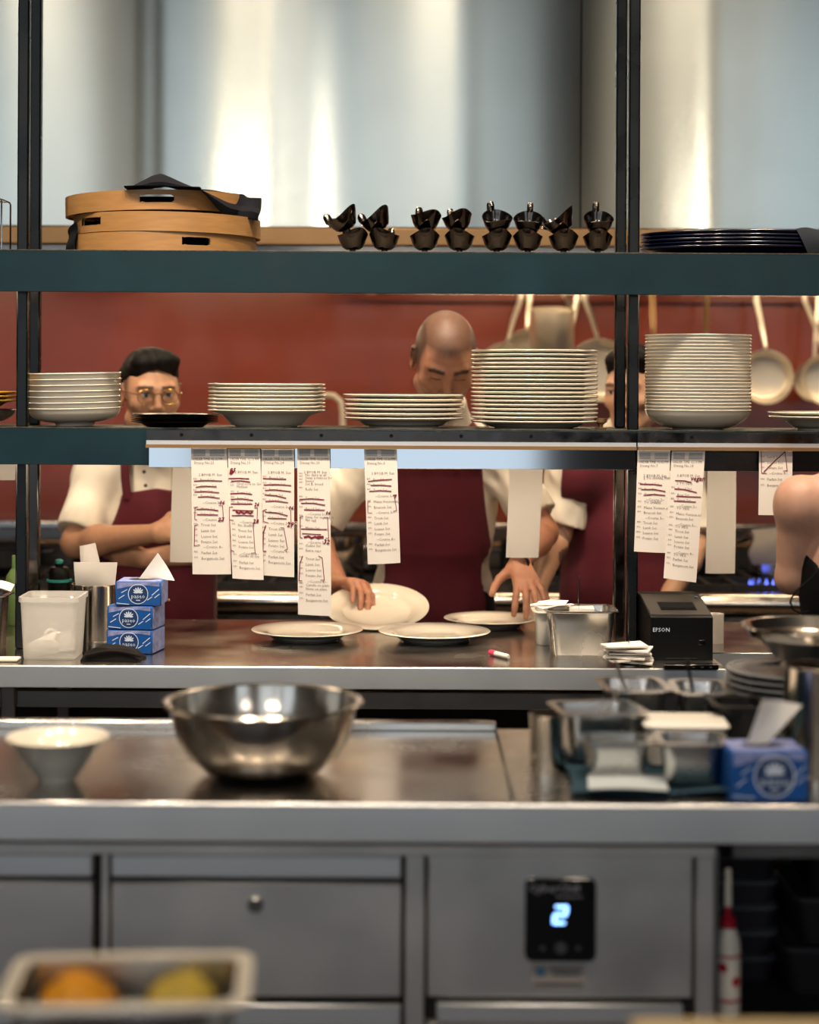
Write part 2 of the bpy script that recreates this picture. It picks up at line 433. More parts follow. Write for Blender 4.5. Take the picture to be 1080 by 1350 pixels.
# bright steel fascia behind the hanging tickets
FY = 4.408
xa, xb = P(196, 600, FY).x, P(838, 600, FY).x
MB().box(((xa+xb)/2, FY+.004, (zof(590, FY)+zof(618, FY))/2), (xb-xa, .008, zof(590, FY)-zof(618, FY)), .001).build('fascia_strip', 'mirror', shelf, label='bright polished steel strip')
MB().box(((xb+X1)/2+.002, FY+.004, (zof(590, FY)+zof(619, FY))/2), (X1-xb-.006, .008, zof(590, FY)-zof(619, FY)), .001).build('fascia_strip', 'post_steel', shelf)
# ticket rails
RY = 4.385
def ticket_rail(x0, x1, label, nscrew):
    t = thing('ticket_rail', label, 'ticket rail', ((x0+x1)/2, RY, zof(592, RY)), group='ticket rails')
    z0, z1 = zof(592, RY), zof(569, RY)
    h = z1-z0
    MB().prism([(x0, z0+h*.42), (x1, z0+h*.42), (x1, z1), (x0, z1)], RY+.008, RY+.0345).build('rail_body', 'rail_dark', t)
    MB().prism([(x0, z0+h*.2), (x1, z0+h*.2), (x1, z0+h*.42), (x0, z0+h*.42)], RY+.002, RY+.022).build('rail_lip', 'steel_edge', t)
    MB().prism([(x0, z0), (x1, z0), (x1, z0+h*.2), (x0, z0+h*.2)], RY-.008, RY+.0015).build('grip_edge', 'brass', t)
    MB().prism([(x0, z0+.0015), (x1, z0+.0015), (x1, z0+h*.2), (x0, z0+h*.2)], RY+.006, RY+.0225).build('grip_back', 'steel', t)
    for i in range(nscrew):
        x = x0+(x1-x0)*(i+.5)/nscrew
        mb = MB(); mb.lathe([(0, 0), (.0045, .0005), (.005, -.003), (0, -.003)], 12, TR((x, RY+.008, z0+h*.74), rx=PI/2)); mb.build('screw', 'black_pl', t)
    return t
ticket_rail(xa-.003, xb-.001, 'long chrome ticket rail holding the tickets beneath the lower shelf', 7)
ticket_rail(xb+.003, X1, 'shorter ticket rail running on past the dark paired posts', 4)

# ================================================================ pass counter and the counter beyond it
PF, PB = 4.2, 5.02
XR = P(958, 885, PF).x
pc = thing('pass_counter', 'stainless steel pass counter with a thick front edge on steel legs', 'counter', (0, 4.6, 0))
MB().box(((-1.7+XR)/2, (PF+PB)/2+.003, CT-.0075), (XR+1.7, PB-PF-.006, .015), .001).build('top', 'steel_top', pc)
MB().box(((-1.7+XR)/2, PF+.012, CT-.026), (XR+1.7, .024, .051), .002).build('front_edge', 'steel_edge', pc)
MB().box(((-1.7+XR)/2+.16, PF+.07, zof(924, 4.26)), (XR+1.7-.36, .02, .04), .002).build('apron_rail', 'steel_dark', pc)
MB().box(((-1.7+XR)/2, PB-.02, .44), (XR+1.7, .02, .86)).build('back_panel', 'dark', pc)
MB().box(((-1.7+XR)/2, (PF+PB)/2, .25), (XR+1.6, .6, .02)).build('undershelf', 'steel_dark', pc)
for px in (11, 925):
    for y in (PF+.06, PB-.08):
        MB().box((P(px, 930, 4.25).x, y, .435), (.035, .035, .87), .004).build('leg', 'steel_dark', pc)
sc = thing('side_counter', 'steel counter set back beyond the end of the pass', 'counter', (1.3, 4.8, 0))
MB().box(((XR+2.4)/2+.004, (4.45+PB)/2, CT-.0075), (2.4-XR-.006, PB-4.45, .015), .001).build('top', 'steel_top', sc)
MB().box(((XR+2.4)/2+.004, 4.456, CT-.02), (2.4-XR-.006, .012, .04), .002).build('front_edge', 'steel_edge', sc)
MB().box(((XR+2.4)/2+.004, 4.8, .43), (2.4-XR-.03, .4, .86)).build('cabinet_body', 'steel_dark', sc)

# ================================================================ front counter: worktop, drawer fridge, open shelf
FF, FB = 2.85, 3.47
wt = thing('steel_worktop', 'continuous stainless worktop with a thick blurred front edge', 'worktop', (0, 3.15, .84))
sx = P(667, 1000, 3.1).x
MB().box(((-1.5+sx)/2-.0008, (FF+FB)/2, CT-.0075), (sx+1.5-.0016, FB-FF-.006, .015), .0012).build('top_panel', 'steel_top', wt)
MB().box(((1.6+sx)/2+.0008, (FF+FB)/2, CT-.0075), (1.6-sx-.0016, FB-FF-.006, .015), .0012).build('top_panel', 'steel_top', wt)
MB().box((.05, FF+.012, CT-.031), (3.1, .024, .061), .0025).build('front_edge', 'steel_edge', wt)
MB().box(((-1.5+sx)/2, FB-.014, CT+.008), (sx+1.5, .028, .016), .002).build('rear_upstand', 'steel', wt)
K = 2.88
def fx(px): return P(px, 1200, K).x
def fz(py): return zof(py, K)
fr = thing('drawer_fridge', 'undercounter refrigerator with steel drawers and a black control panel', 'refrigerator', (0, K, 0))
xl, xr = -1.45, fx(944)
MB().box(((xl+xr)/2, K+.31, .445), (xr-xl, .58, .72)).build('body', 'dark', fr)
MB().box(((xl+xr)/2, K+.014, fz(1121)), (xr-xl, .03, pxl(16, K)), .002).build('top_rail', 'steel_face', fr)
def face(name, a, b, c, d, m='steel_face', y=K-.002, t=.02, parent=None, bev=.0025):
    return MB().box(((fx(a)+fx(b))/2, y+t/2, (fz(c)+fz(d))/2), (fx(b)-fx(a), t, fz(c)-fz(d)), bev).build(name, m, parent or fr)
for (a, b) in ((132, 143), (534, 560), (918, 943)): face('stile', a, b, 1122, 1640, y=K+.004)
for (a, b) in ((-330, 122), (147, 529)):
    for (c, d) in ((1128, 1314), (1324, 1500)):
        dr = face('drawer', a, b, c+36, d)
        face('pull_strip', a, b, c, c+29, 'steel_edge', y=K-.006, parent=dr)
        face('pull_recess', a, b, c+29, c+36, 'dark', y=K+.008, parent=dr, bev=0)
        if (a, c) == (147, 1128):
            q = P(337, 1191, K)
            lk = MB(); lk.lathe([(0, .012), (.010, .012), (.012, .010), (.0125, 0), (0, 0)], 24, TR((q.x, K-.002, q.z), rx=PI/2)); lko = lk.build('lock', 'steel_dark', dr)
            MB().box((q.x, K-.0145, q.z), (.009, .002, .003)).build('keyhole', 'black_pl', dr)
cp = face('compressor_panel', 564, 913, 1126, 1314)
face('lower_grip', 576, 900, 1320, 1345, 'steel_edge', y=K-.012)
face('lower_panel', 564, 913, 1347, 1500)
# control panel with its display
a, b, c, d = 692, 785, 1154, 1264
pw, ph = fx(b)-fx(a), fz(c)-fz(d)
cxp, czp = (fx(a)+fx(b))/2, (fz(c)+fz(d))/2
mb = MB(); rloops(mb, [(pw, ph, .012, 0), (pw, ph, .012, .008), (pw-.003, ph-.003, .011, .0095)], T=TR((cxp, K-.0025, czp), rx=PI/2))
ctl = mb.build('control_panel', 'black', fr)
yp = K-.0128
lt = MB(); text_mb(lt, 'CyberChill', .0185, lambda x, y: (fx(696)+x, yp, fz(1172)+y)); lt.build('lettering', 'grey_print', ctl, smooth=0)
lt = MB(); text_mb(lt, 'Refrigeration', .0078, lambda x, y: (fx(733)+x, yp, fz(1180)+y)); lt.build('lettering', 'grey_print', ctl, smooth=0)
dg = MB()
def L7(x, z): return (fx(738)+x*.0085+z*.0018, fz(1202)+z*.0125)
for s_ in ([(-.9, 1), (.9, 1)], [(1, .9), (1, .1)], [(.9, 0), (-.9, 0)], [(-1, -.1), (-1, -.9)], [(-.9, -1), (.9, -1)]):
    dg.ribbon([L7(*p) for p in s_], .0048, yp)
dg.build('display_digit', 'led', ctl, smooth=0)
for px, r in ((715, .004), (739, .0095), (762, .004)):
    q = MB(); q.lathe([(0, .0005), (r, .0004), (r, 0)], 20, TR((fx(px), K-.0122, fz(1246)), rx=PI/2)); q.build('button', 'grey_dim', ctl)
stk = face('sticker', 701, 772, 1269, 1302, 'sticker', y=K-.0032, t=.001, bev=0)
q = MB(); q.lathe([(0, .0006), (.008, .0005), (.008, 0)], 20, TR((fx(713), K-.0033, fz(1279)), rx=PI/2)); q.build('sticker_mark', 'sticker_blue', stk)
lt = MB()
for px0, px1, py in ((726, 766, 1275), (730, 764, 1282), (706, 768, 1296)):
    lt.ribbon([(fx(px0), fz(py)), (fx(px1), fz(py))], .0045, K-.0038)
lt.build('blurred_lettering', 'crate2', stk, smooth=0)
# open shelf unit beside the fridge
os_ = thing('open_shelf_unit', 'dark open undershelf unit beside the compressor panel', 'shelf unit', (1.2, K, 0))
xo0, xo1 = fx(946), 1.58
MB().box((xo0+.002, K+.3, .45), (.006, .56, .74)).build('side_panel', 'steel_dark', os_)
MB().box((xo1-.012, K+.3, .45), (.022, .56, .74)).build('side_panel', 'steel_dark', os_)
MB().box(((xo0+xo1)/2, K+.57, .45), (xo1-xo0-.05, .02, .74)).build('back_panel', 'dark', os_)
MB().box(((xo0+xo1)/2, K+.01, fz(1120)), (xo1-xo0-.05, .02, .02)).build('top_rail', 'steel_dark', os_)
SHZ = fz(1345)-.02
MB().box(((xo0+xo1)/2, K+.29, SHZ), (xo1-xo0-.05, .54, .012)).build('shelf_board', 'dark', os_)
MB().box(((xo0+xo1)/2, K+.29, .1), (xo1-xo0-.05, .54, .012)).build('shelf_board', 'dark', os_)
# bottle on the open shelf
bz = SHZ+.0066
bt = thing('squeeze_bottle', 'white bottle with red cap, long nozzle and red-banded label on open shelf', 'bottle', (fx(970), K+.07, bz))
kb = pxl(1, K+.07)
mb = MB(True); r = 17*kb
hb = 0.142
mb.lathe([(0, 0), (r*.9, 0), (r, .006), (r, hb*.72), (r*.93, hb*.86), (r*.6, hb), (0, hb)], 28); mb.build('body', 'white_pl', bt)
mb = MB(True); mb.lathe([(r*.55, hb), (r*.62, hb+.001), (r*.6, hb+.014), (r*.3, hb+.02), (r*.24, hb+.036), (0, hb+.036)], 24); mb.build('cap', 'redp', bt)
mb = MB(True); mb.lathe([(0, hb+.035), (.0065, hb+.035), (.0055, hb+.095), (0, hb+.096)], 14); mb.build('nozzle', 'white_pl', bt)
for z in (hb*.70, hb*.2):
    mb = MB(True); mb.lathe([(r+.0003, z-.0022), (r+.0008, z-.002), (r+.0008, z+.002), (r+.0003, z+.0022)], 28); mb.build('label_band', 'redp', bt)
mb = MB(True)
for a, z, rr in ((-2.1, hb*.58, .008), (-1.05, hb*.42, .008)):
    mb.lathe([(0, .0006), (rr, .0004), (rr, 0)], 14, Matrix.Translation((math.cos(a)*(r+.0003), math.sin(a)*(r+.0003), z)) @ Matrix.Rotation(a+PI/2, 4, 'Z') @ Matrix.Rotation(PI/2, 4, 'X'))
mb.build('label_spots', 'redp', bt)
# dark lidded tubs stacked inside
zt = bz
for i in range(6):
    nm = ordl(5-i, 6)
    t = thing('lidded_tub', 'smoky lidded food tub, %s, stack behind the white bottle' % nm, 'food tub', (fx(1010), K+.32, zt), group='smoky tubs on the open shelf')
    mb = MB(True); rloops(mb, [(.12, .16, .02, 0), (.135, .175, .02, .036)]); mb.build('body', 'crate', t)
    mb = MB(True); rloops(mb, [(.14, .18, .02, .036), (.142, .182, .02, .041), (.13, .17, .02, .043)]); mb.build('lid', 'crate2', t)
    zt += .0435
zt = bz
for i in range(3):
    t = thing('black_crate', 'black plastic crate, %s, pile beside the smoky tubs' % ordl(2-i, 3), 'crate', (fx(1140)+.02*i, K+.27, zt), group='black crates on the open shelf')
    mb = MB(True); rloops(mb, [(.16, .2, .02, 0), (.19, .23, .02, .075), (.18, .22, .02, .075), (.155, .195, .02, .006)]); mb.build('body', 'dark', t)
    mb = MB(True); rloops(mb, [(.182, .222, .02, .0755), (.194, .234, .02, .0755), (.194, .234, .02, .082), (.182, .222, .02, .082)], close=True); mb.build('rim', 'crate', t)
    zt += .083

# ================================================================ cooking line
RYf = 5.95
rg = thing('cooking_range', 'long gas cooking range with rounded steel front rail along the red wall', 'range', (0, 6.4, 0))
zr = zof(794, RYf)
MB().box((0, 6.45, .39), (5.6, .96, .78)).build('body', 'steel_dark', rg)
MB().box((0, 6.47, .835), (5.6, .92, .03)).build('hob_top', 'iron', rg)
mb = MB(); mb.tube([(-2.8, RYf, zr), (2.8, RYf, zr)], .034, 20); mb.build('front_rail', 'polish', rg)
MB().box((0, RYf+.02, zof(835, RYf)), (5.6, .02, .11)).build('knob_panel', 'steel', rg)
MB().box((0, 6.93, 1.012), (5.6, .18, .025), .004).build('back_ledge', 'steel', rg)
MB().box((0, 7.0, .92), (5.6, .03, .16)).build('splash_panel', 'steel_dark', rg)
MB().box((0, 6.85, .945), (5.6, .02, .012), .003).build('ledge_rail', 'brass', rg)
for i in range(9):
    x = -2.2+i*.55
    g = MB()
    for k in range(5): g.box((x-.18+.09*k, 6.35, .872), (.016, .5, .02))
    for y in (6.12, 6.35, 6.58): g.box((x, y, .868), (.42, .016, .026))
    for sx_ in (-.19, .19):
        for y in (6.12, 6.58): g.box((x+sx_, y, .86), (.02, .02, .03))
    gr = g.build('burner_grate', 'iron', rg)
    k = MB(); k.lathe([(0, .02), (.02, .02), (.024, .012), (.024, 0), (0, 0)], 18, TR((x, RYf+.01, zof(836, RYf)), rx=PI/2)); k.build('control_knob', 'black_pl', rg)
fc = P(1010, 768, 6.2)
fl = MB()
for k in range(14):
    a = 2*PI*k/14; fl.lathe([(0, .0), (.009, .006), (.006, .022), (0, .042)], 8, TR((fc.x+.055*math.cos(a), fc.y+.055*math.sin(a), .846)))
fl.build('flame', 'flame', rg, label='blue gas flame')

def pot(px, py, D, r, h, m, label, cat='pot', lid=False, handles=True, z=.883, name='stock_pot'):
    q = P(px, py, D); t = thing(name, label, cat, (q.x, D, z))
    mb = MB(True); mb.lathe([(0, 0), (r*.96, 0), (r, .006), (r, h), (r+.006, h+.002), (r+.006, h+.006), (r-.002, h+.006), (r-.003, .004), (0, .004)], 36); mb.build('body', m, t)
    if handles:
        for s_ in (-1, 1):
            mb = MB(True); mb.tube([(s_*(r-.002), -.035, h*.75), (s_*(r+.03), -.03, h*.77), (s_*(r+.036), 0, h*.78), (s_*(r+.03), .03, h*.77), (s_*(r-.002), .035, h*.75)], .005, 8); mb.build('handle', m, t)
    if lid:
        mb = MB(True); mb.lathe([(0, h+.02), (r*.6, h+.015), (r, h+.0065), (r, h+.0105), (r*.6, h+.019), (.012, h+.026), (.014, h+.04), (0, h+.042)], 36); mb.build('lid', m, t)
    return t
pot(452, 740, 6.35, .075, .13, 'polish', 'bright tall steel pot on the range beside the bald cook')
pot(478, 740, 6.62, .09, .10, 'steel', 'wide steel pot behind the tall bright pot')
pot(700, 740, 6.6, .11, .09, 'pan_black', 'broad black pot on the range behind the tattooed arm')
pot(782, 730, 6.72, .07, .14, 'polish', 'narrow steel pot on the range near the standing cook', lid=True)
pot(8, 740, 6.6, .14, .07, 'pan_black', 'wide black pan on the range near the sage bottle', 'pan', name='braising_pan')
pot(140, 740, 6.6, .12, .08, 'pan_black', 'black pot on the range behind crossed arms', 'pot')
pot(345, 760, 6.5, .13, .05, 'pan_black', 'low black pan behind the hanging tickets', 'pan', name='braising_pan')
pot(912, 740, 6.5, .10, .05, 'pan_black', 'low black pan beside the blue gas flame', 'pan', name='braising_pan')
# towel-draped steel tray
q = P(1022, 728, 6.45)
t = thing('draped_tray', 'deep steel tray with grey towel near the blue flame', 'tray', (q.x+.03, 6.5, .883))
mb = MB(True); rloops(mb, [(.2, .2, .02, 0), (.22, .22, .02, .13), (.23, .23, .02, .133), (.21, .21, .02, .133), (.19, .19, .02, .006)]); mb.build('tray', 'steel', t)
mb = MB(True); mb.sheet(lambda u, v: (-.13+.26*u+.01*math.sin(7*v), -.125-.02*abs(math.sin(3*v))-.012*math.sin(5*u), .16-.12*v+.03*u*(1-v)), 10, 10, .006); mb.build('towel', 'towel', t)
mb = MB(True); mb.tube([(-.14, -.1, .13), (-.19, -.16, .12), (-.25, -.2, .06), (-.27, -.2, .02)], .008, 8); mb.build('handle', 'pan_black', t)

# ================================================================ pans hanging on the red wall
hr = thing('pan_rail', 'slim steel rail on the red wall carrying pans', 'rail', (.9, 6.95, zof(388, 6.9)))
RZ = zof(386, 6.92)
mb = MB(); mb.tube([(-.3, 6.92, RZ), (2.4, 6.92, RZ)], .006, 10); mb.build('bar', 'steel', hr)
for x in (-.25, .95, 2.3):
    mb = MB(); mb.tube([(x, 6.92, RZ), (x, BW+.002, RZ)], .005, 8); mb.build('bracket', 'steel', hr)
def frying_pan(px, py, rp, hx, D, label, m='pan_steel', mh='pan_steel', depth=.045, yaw=0.0, pitch=0.0):
    """pan hanging with its mouth to the room: centre pixel, radius in pixels, handle top pixel column"""
    c = P(px, py, D); r = pxl(rp, D)
    t = thing('frying_pan', label, 'pan', c, group='pans hanging on the red wall')
    T = Matrix.Rotation(yaw, 4, 'Z') @ Matrix.Rotation(PI/2+pitch, 4, 'X')
    b = MB(True); b.lathe([(0, -depth), (r*.72, -depth), (r*.8, -depth+.004), (r*.98, 0), (r, 0), (r, -.003), (r*.84, -depth-.001), (r*.74, -depth-.004), (0, -depth-.004)], 40, T); pan = b.build('pan_body', m, t)
    top = P(hx, 384, D)-c
    h = MB(True); e = Vector((top.x*.12, 0, r*.93)); y1 = 6.906-D
    pts = [e+Vector((0, .012, -.01)), e+Vector((top.x*.12, .0, .02)), e.lerp(Vector((top.x, y1, RZ-c.z)), .5), Vector((top.x, y1, RZ-c.z-.02)), Vector((top.x, y1, RZ-c.z+.012))]
    h.tube(pts, [.008, .008, .0105, .012, .009], 10, flat=.45, up=(0, -1, 0)); h.build('handle', mh, t)
    h = MB(True); h.tube([Vector((top.x+.006*math.cos(a), 6.92-D+.011*math.sin(a), RZ-c.z+.011*math.cos(a))) for a in [2*PI*k/14 for k in range(14)]], .0018, 6, close=True); h.build('hanging_ring', 'steel', t)
    return t
frying_pan(1011, 497, 36, 1003, 6.82, 'bright steel frying pan hanging alone beside the tall bowl stack')
frying_pan(1090, 500, 34, 1074, 6.74, 'steel frying pan whose rim is cut by the photo edge', yaw=-.1)
frying_pan(1072, 503, 26, 1082, 6.88, 'steel pan hanging behind the edge frying pan', yaw=.1)
frying_pan(930, 496, 34, 938, 6.79, 'frying pan with brass handle hanging behind the tall bowl stack', mh='brass')
frying_pan(862, 492, 32, 862, 6.87, 'frying pan with brass handle hanging nearest the paired posts', mh='brass')
frying_pan(790, 488, 42, 776, 6.76, 'steel frying pan half hidden between plate stack and posts')
frying_pan(694, 468, 33, 700, 6.86, 'steel pan hanging behind the tall plate stack', yaw=.1)
frying_pan(664, 482, 30, 690, 6.78, 'small steel pan peeping from behind the tall plate stack', yaw=.15)
frying_pan(744, 500, 28, 762, 6.88, 'small steel pan behind the hanging saucepan')
# saucepan hanging mouth-down over the plate stack
def saucepan(px, D, label, y0=408, y1=462, rp=29, hx=752):
    c = P(px, (y0+y1)/2, D); r = pxl(rp, D); h = pxl(y1-y0, D)
    t = thing('saucepan', label, 'pan', c, group='pans hanging on the red wall')
    b = MB(True); b.lathe([(0, -h/2), (r*.95, -h/2), (r, -h/2+.006), (r, h/2), (r-.003, h/2), (r-.004, -h/2+.006), (0, -h/2+.004)], 40, Matrix.Rotation(.18, 4, 'X')); b.build('pan_body', 'pan_steel', t)
    tp = P(hx, 384, D)-c
    hd = MB(True); hd.tube([(r*.8, .01, h*.1), (r*1.0, .03, h*.4), (tp.x, 6.905-D, RZ-c.z-.01), (tp.x, 6.905-D, RZ-c.z+.012)], [.008, .009, .011, .009], 10, flat=.5, up=(0, -1, 0)); hd.build('handle', 'pan_steel', t)
    hd = MB(True); hd.tube([Vector((tp.x+.006*math.cos(a), 6.92-D+.011*math.sin(a), RZ-c.z+.011*math.cos(a))) for a in [2*PI*k/14 for k in range(14)]], .0018, 6, close=True); hd.build('hanging_ring', 'steel', t)
    return t
saucepan(728, 6.68, 'polished round saucepan hanging above the tall plate stack')
# gooseneck tap
q = P(452, 540, 6.95)
t = thing('gooseneck_tap', 'cream curved tap on the red wall between two plate stacks', 'tap', (q.x, BW, q.z))
mb = MB()
mb.tube([P(415, 523, BW), P(415, 523, 6.85), P(425, 521, 6.8), P(440, 522, 6.8), P(449, 529, 6.8), P(452, 542, 6.8), P(452, 590, 6.8)], pxl(4.3, 6.8), 12); mb.build('spout', 'china_w', t)
mb = MB(); mb.lathe([(0, 0), (.03, 0), (.03, .012), (.016, .02), (0, .02)], 20, TR(P(415, 523, BW), rx=PI/2)); mb.build('wall_flange', 'china_w', t)
# ================================================================ crockery on the shelves
def plate_prof(R, well, depth, tz, foot, rim_in=None):
    """rimmed plate: flat well, curved shoulder, rim rising to R. z=0 is the foot"""
    z0 = tz+foot; ri = rim_in or well*1.18
    up = [(0, z0), (well*.6, z0), (well, z0), (well+(ri-well)*.5, z0+depth*.32), (ri, z0+depth*.68), (ri+(R-ri)*.5, z0+depth*.87), (R-.002, z0+depth)]
    lo = [(R-.0005, z0+depth-.0008), (R, z0+depth-tz*.4), (R-.003, z0+depth-tz)]+[(r, z-tz) for r, z in reversed(up[1:-1])]
    fr = well*.86
    base = [(fr+.004, foot), (fr+.002, 0), (fr-.003, 0), (fr-.005, foot), (0, foot)]
    lo = [p for p in lo if p[0] > fr+.006]
    return up+lo+base
def bowl_prof(R, well, depth, tz, foot, n=7, flare=.0, pw=1.6):
    z0 = tz+foot; up = [(0, z0), (well*.5, z0)]
    for i in range(n+1):
        t = i/n; up.append((well+(R-.0015-well)*(1-(1-t)**pw), z0+depth*t**(1.25) if not flare else z0+depth*(t**1.6)))
    lo = [(R, z0+depth-.001), (R, z0+depth-tz*.5), (R-.002, z0+depth-tz)]+[(r, z-tz) for r, z in reversed(up[1:-1])]
    fr = well*.8; lo = [p for p in lo if p[0] > fr+.006]
    return up+lo+[(fr+.004, foot), (fr+.002, 0), (fr-.003, 0), (fr-.005, foot), (0, foot)]
ZS = ZM1+.0005
def stack(name, prof, n, s, cx, D, m, labf, group, cat='plate', z=ZS, jit=.0012, first=None, tilt=0):
    rr = random.Random(int(cx*9)+n); proto = None
    k = D/F; X = P(cx, 550, D).x
    for i in range(n):
        loc = (X+rr.uniform(-1, 1)*jit, D+rr.uniform(-1, 1)*jit, z+i*s)
        lab = labf(ordl(n-1-i, n))
        if proto is None:
            mb = MB(True); mb.lathe(prof, 56); proto = mb.build(name, m); tag(proto, lab, cat, group); proto.location = loc; proto.rotation_euler = (tilt*.6, -tilt, 0)
        else:
            o = proto.copy(); COL.objects.link(o); o.location = loc; o.rotation_euler = (tilt*.6, -tilt, 0) if tilt else (0, 0, rr.uniform(0, 6)); o['label'] = lab
    return proto
DS = 4.6
# yellow rimmed plates at the left end over a dark bowl
stack('serving_bowl', bowl_prof(.12, .06, .032, .005, .005), 1, .01, -42, DS, 'steel_dark', lambda o: 'dark bowl under the yellow-rimmed plates at the shelf end', 'plates at the shelf end', 'bowl')
stack('yellow_plate', plate_prof(.128, .08, .014, .004, .0062), 3, .0104, -42, DS, 'yellow', lambda o: 'yellow-glazed plate, %s, stack of three at the shelf end' % o, 'yellow plates', z=ZS+.0425)
stack('shallow_bowl', bowl_prof(pxl(61, DS), .058, .033, .0045, .0092, flare=1, pw=1.9), 7, .0145, 99, DS, 'china', lambda o: 'white shallow bowl, %s, stack between the posts and the black plates' % o, 'white bowls beside the black plates', 'bowl', tilt=.02, jit=.0003, z=ZS+.0014)
stack('black_plate', plate_prof(pxl(58, 4.52), .07, .012, .0026, .0018), 5, .0046, 231, 4.52, 'china_b', lambda o: 'black plate, %s, low dark stack' % o, 'black plates')
stack('rimmed_plate', plate_prof(pxl(78, 4.63), .088, .036, .0046, .0046, rim_in=.112), 8, .0093, 352, 4.63, 'china', lambda o: 'white rimmed plate, %s, stack just past the black plates' % o, 'white plates past the black plates')
stack('rimmed_plate', plate_prof(pxl(79.5, DS), .098, .017, .0052, .006, rim_in=.116), 6, .0115, 532, DS, 'china', lambda o: 'white rimmed plate, %s, low stack under the bald face' % o, 'white plates under the bald face')
stack('dinner_plate', plate_prof(pxl(84, DS), .112, .012, .0052, .0048, rim_in=.128), 18, .01035, 704, DS, 'china', lambda o: 'white dinner plate, %s, tall stack beside the posts' % o, 'tall stack of white plates')
stack('deep_bowl', bowl_prof(pxl(70, DS), .075, .043, .0042, .0042, pw=1.7), 23, .0085, 920, DS, 'china', lambda o: 'white bowl, %s, tall bowl stack beyond the posts' % o, 'tall stack of white bowls', 'bowl', jit=.0003)
stack('pasta_plate', plate_prof(pxl(72, DS), .07, .026, .0045, .0055, rim_in=.094), 2, .0102, 1085, DS, 'china', lambda o: 'white plate, %s, pair below the frying pans' % o, 'pair of white plates')
# small glass-and-brass cup tucked beside the tall plates
q = P(792, 560, 4.56)
t = thing('brass_cup', 'small brass cup squeezed between the tall plates and posts', 'cup', (q.x, 4.56, ZS))
mb = MB(True); mb.lathe([(0, 0), (.014, 0), (.015, .003), (.006, .006), (.006, .012), (.016, .018), (.017, .028), (.015, .028), (.013, .019), (0, .017)], 24); mb.build('bowl', 'brass', t)
# ---------------------------------------------------------------- top shelf
ZT = ZU1+.0005
def wooden_tray(cx, D, z, R, H, slots, label, tx=0, ty=0, rz=0):
    t = thing('wooden_tray', label, 'tray', (P(cx, 310, D).x, D, z), (tx, ty, rz), 'round wooden trays')
    n = 200; th = .007
    mb = MB(True); rows = 4
    A = [[None]*n for _ in range(rows)]; B = [[None]*n for _ in range(rows)]
    hole = [False]*n
    for j in range(n):
        a = 2*PI*j/n; z1, z2 = H*.36, H*.76
        for (sa, hw) in slots:
            d = (a-sa+PI) % (2*PI)-PI
            if abs(d) <= hw+1e-6:
                e = max(0, (abs(d)-hw*.72)/(hw*.28)); k = math.sqrt(max(0, 1-e*e)); m_ = H*.56; z1 = m_-H*.2*k; z2 = m_+H*.2*k
        for i, zz in enumerate((0, z1, z2, H)):
            A[i][j] = len(mb.v); mb.v.append((R*math.cos(a), R*math.sin(a), zz))
            B[i][j] = len(mb.v); mb.v.append(((R-th)*math.cos(a), (R-th)*math.sin(a), zz))
    for j in range(n):
        k = (j+1) % n; am = 2*PI*(j+.5)/n
        hl = any(abs((am-sa+PI) % (2*PI)-PI) < hw for sa, hw in slots)
        for i in range(3):
            if i == 1 and hl:
                mb.f += [(A[1][j], A[1][k], B[1][k], B[1][j]), (A[2][j], B[2][j], B[2][k], A[2][k])]; continue
            mb.f += [(A[i][j], A[i][k], A[i+1][k], A[i+1][j]), (B[i][j], B[i+1][j], B[i+1][k], B[i][k])]
        mb.f += [(A[0][j], B[0][j], B[0][k], A[0][k]), (A[3][j], A[3][k], B[3][k], B[3][j])]
    mb.build('rim', 'wood', t)
    mb = MB(True); mb.lathe([(0, .004), (R-th-.0004, .004), (R-th-.0004, .011), (0, .011)], 64); mb.build('base', 'wood', t)
    mb = MB(True); mb.lathe([(0, .0115), (R*.8, .0115), (R*.83, H*.5), (R*.8, H*.74), (0, H*.78)], 48); mb.build('cloth_lining', 'napkin', t)  # dark filler added so the handle slots look shaded inside
    return t
def ang(dpx, Rpx): return -PI/2+math.asin(dpx/Rpx)
DT = 4.665
Hh = pxl(26, 4.5)
wooden_tray(217, DT, ZT, pxl(121, DT), Hh, [(ang(58, 125), .16)], 'round wooden tray lowest in the stack, dark handle slot near its right end')
wooden_tray(221, DT, ZT+Hh+.0012, pxl(122, DT), Hh*.98, [(ang(-90, 125), .17)], 'round wooden tray in the middle of the stack, slot near its left end', ty=.008)
wooden_tray(205, DT+.01, ZT+2*Hh+.006, pxl(117, DT), Hh, [(ang(20, 120), .185)], 'topmost round wooden tray, tilted, under the draped navy napkin', tx=.0, ty=-.022)
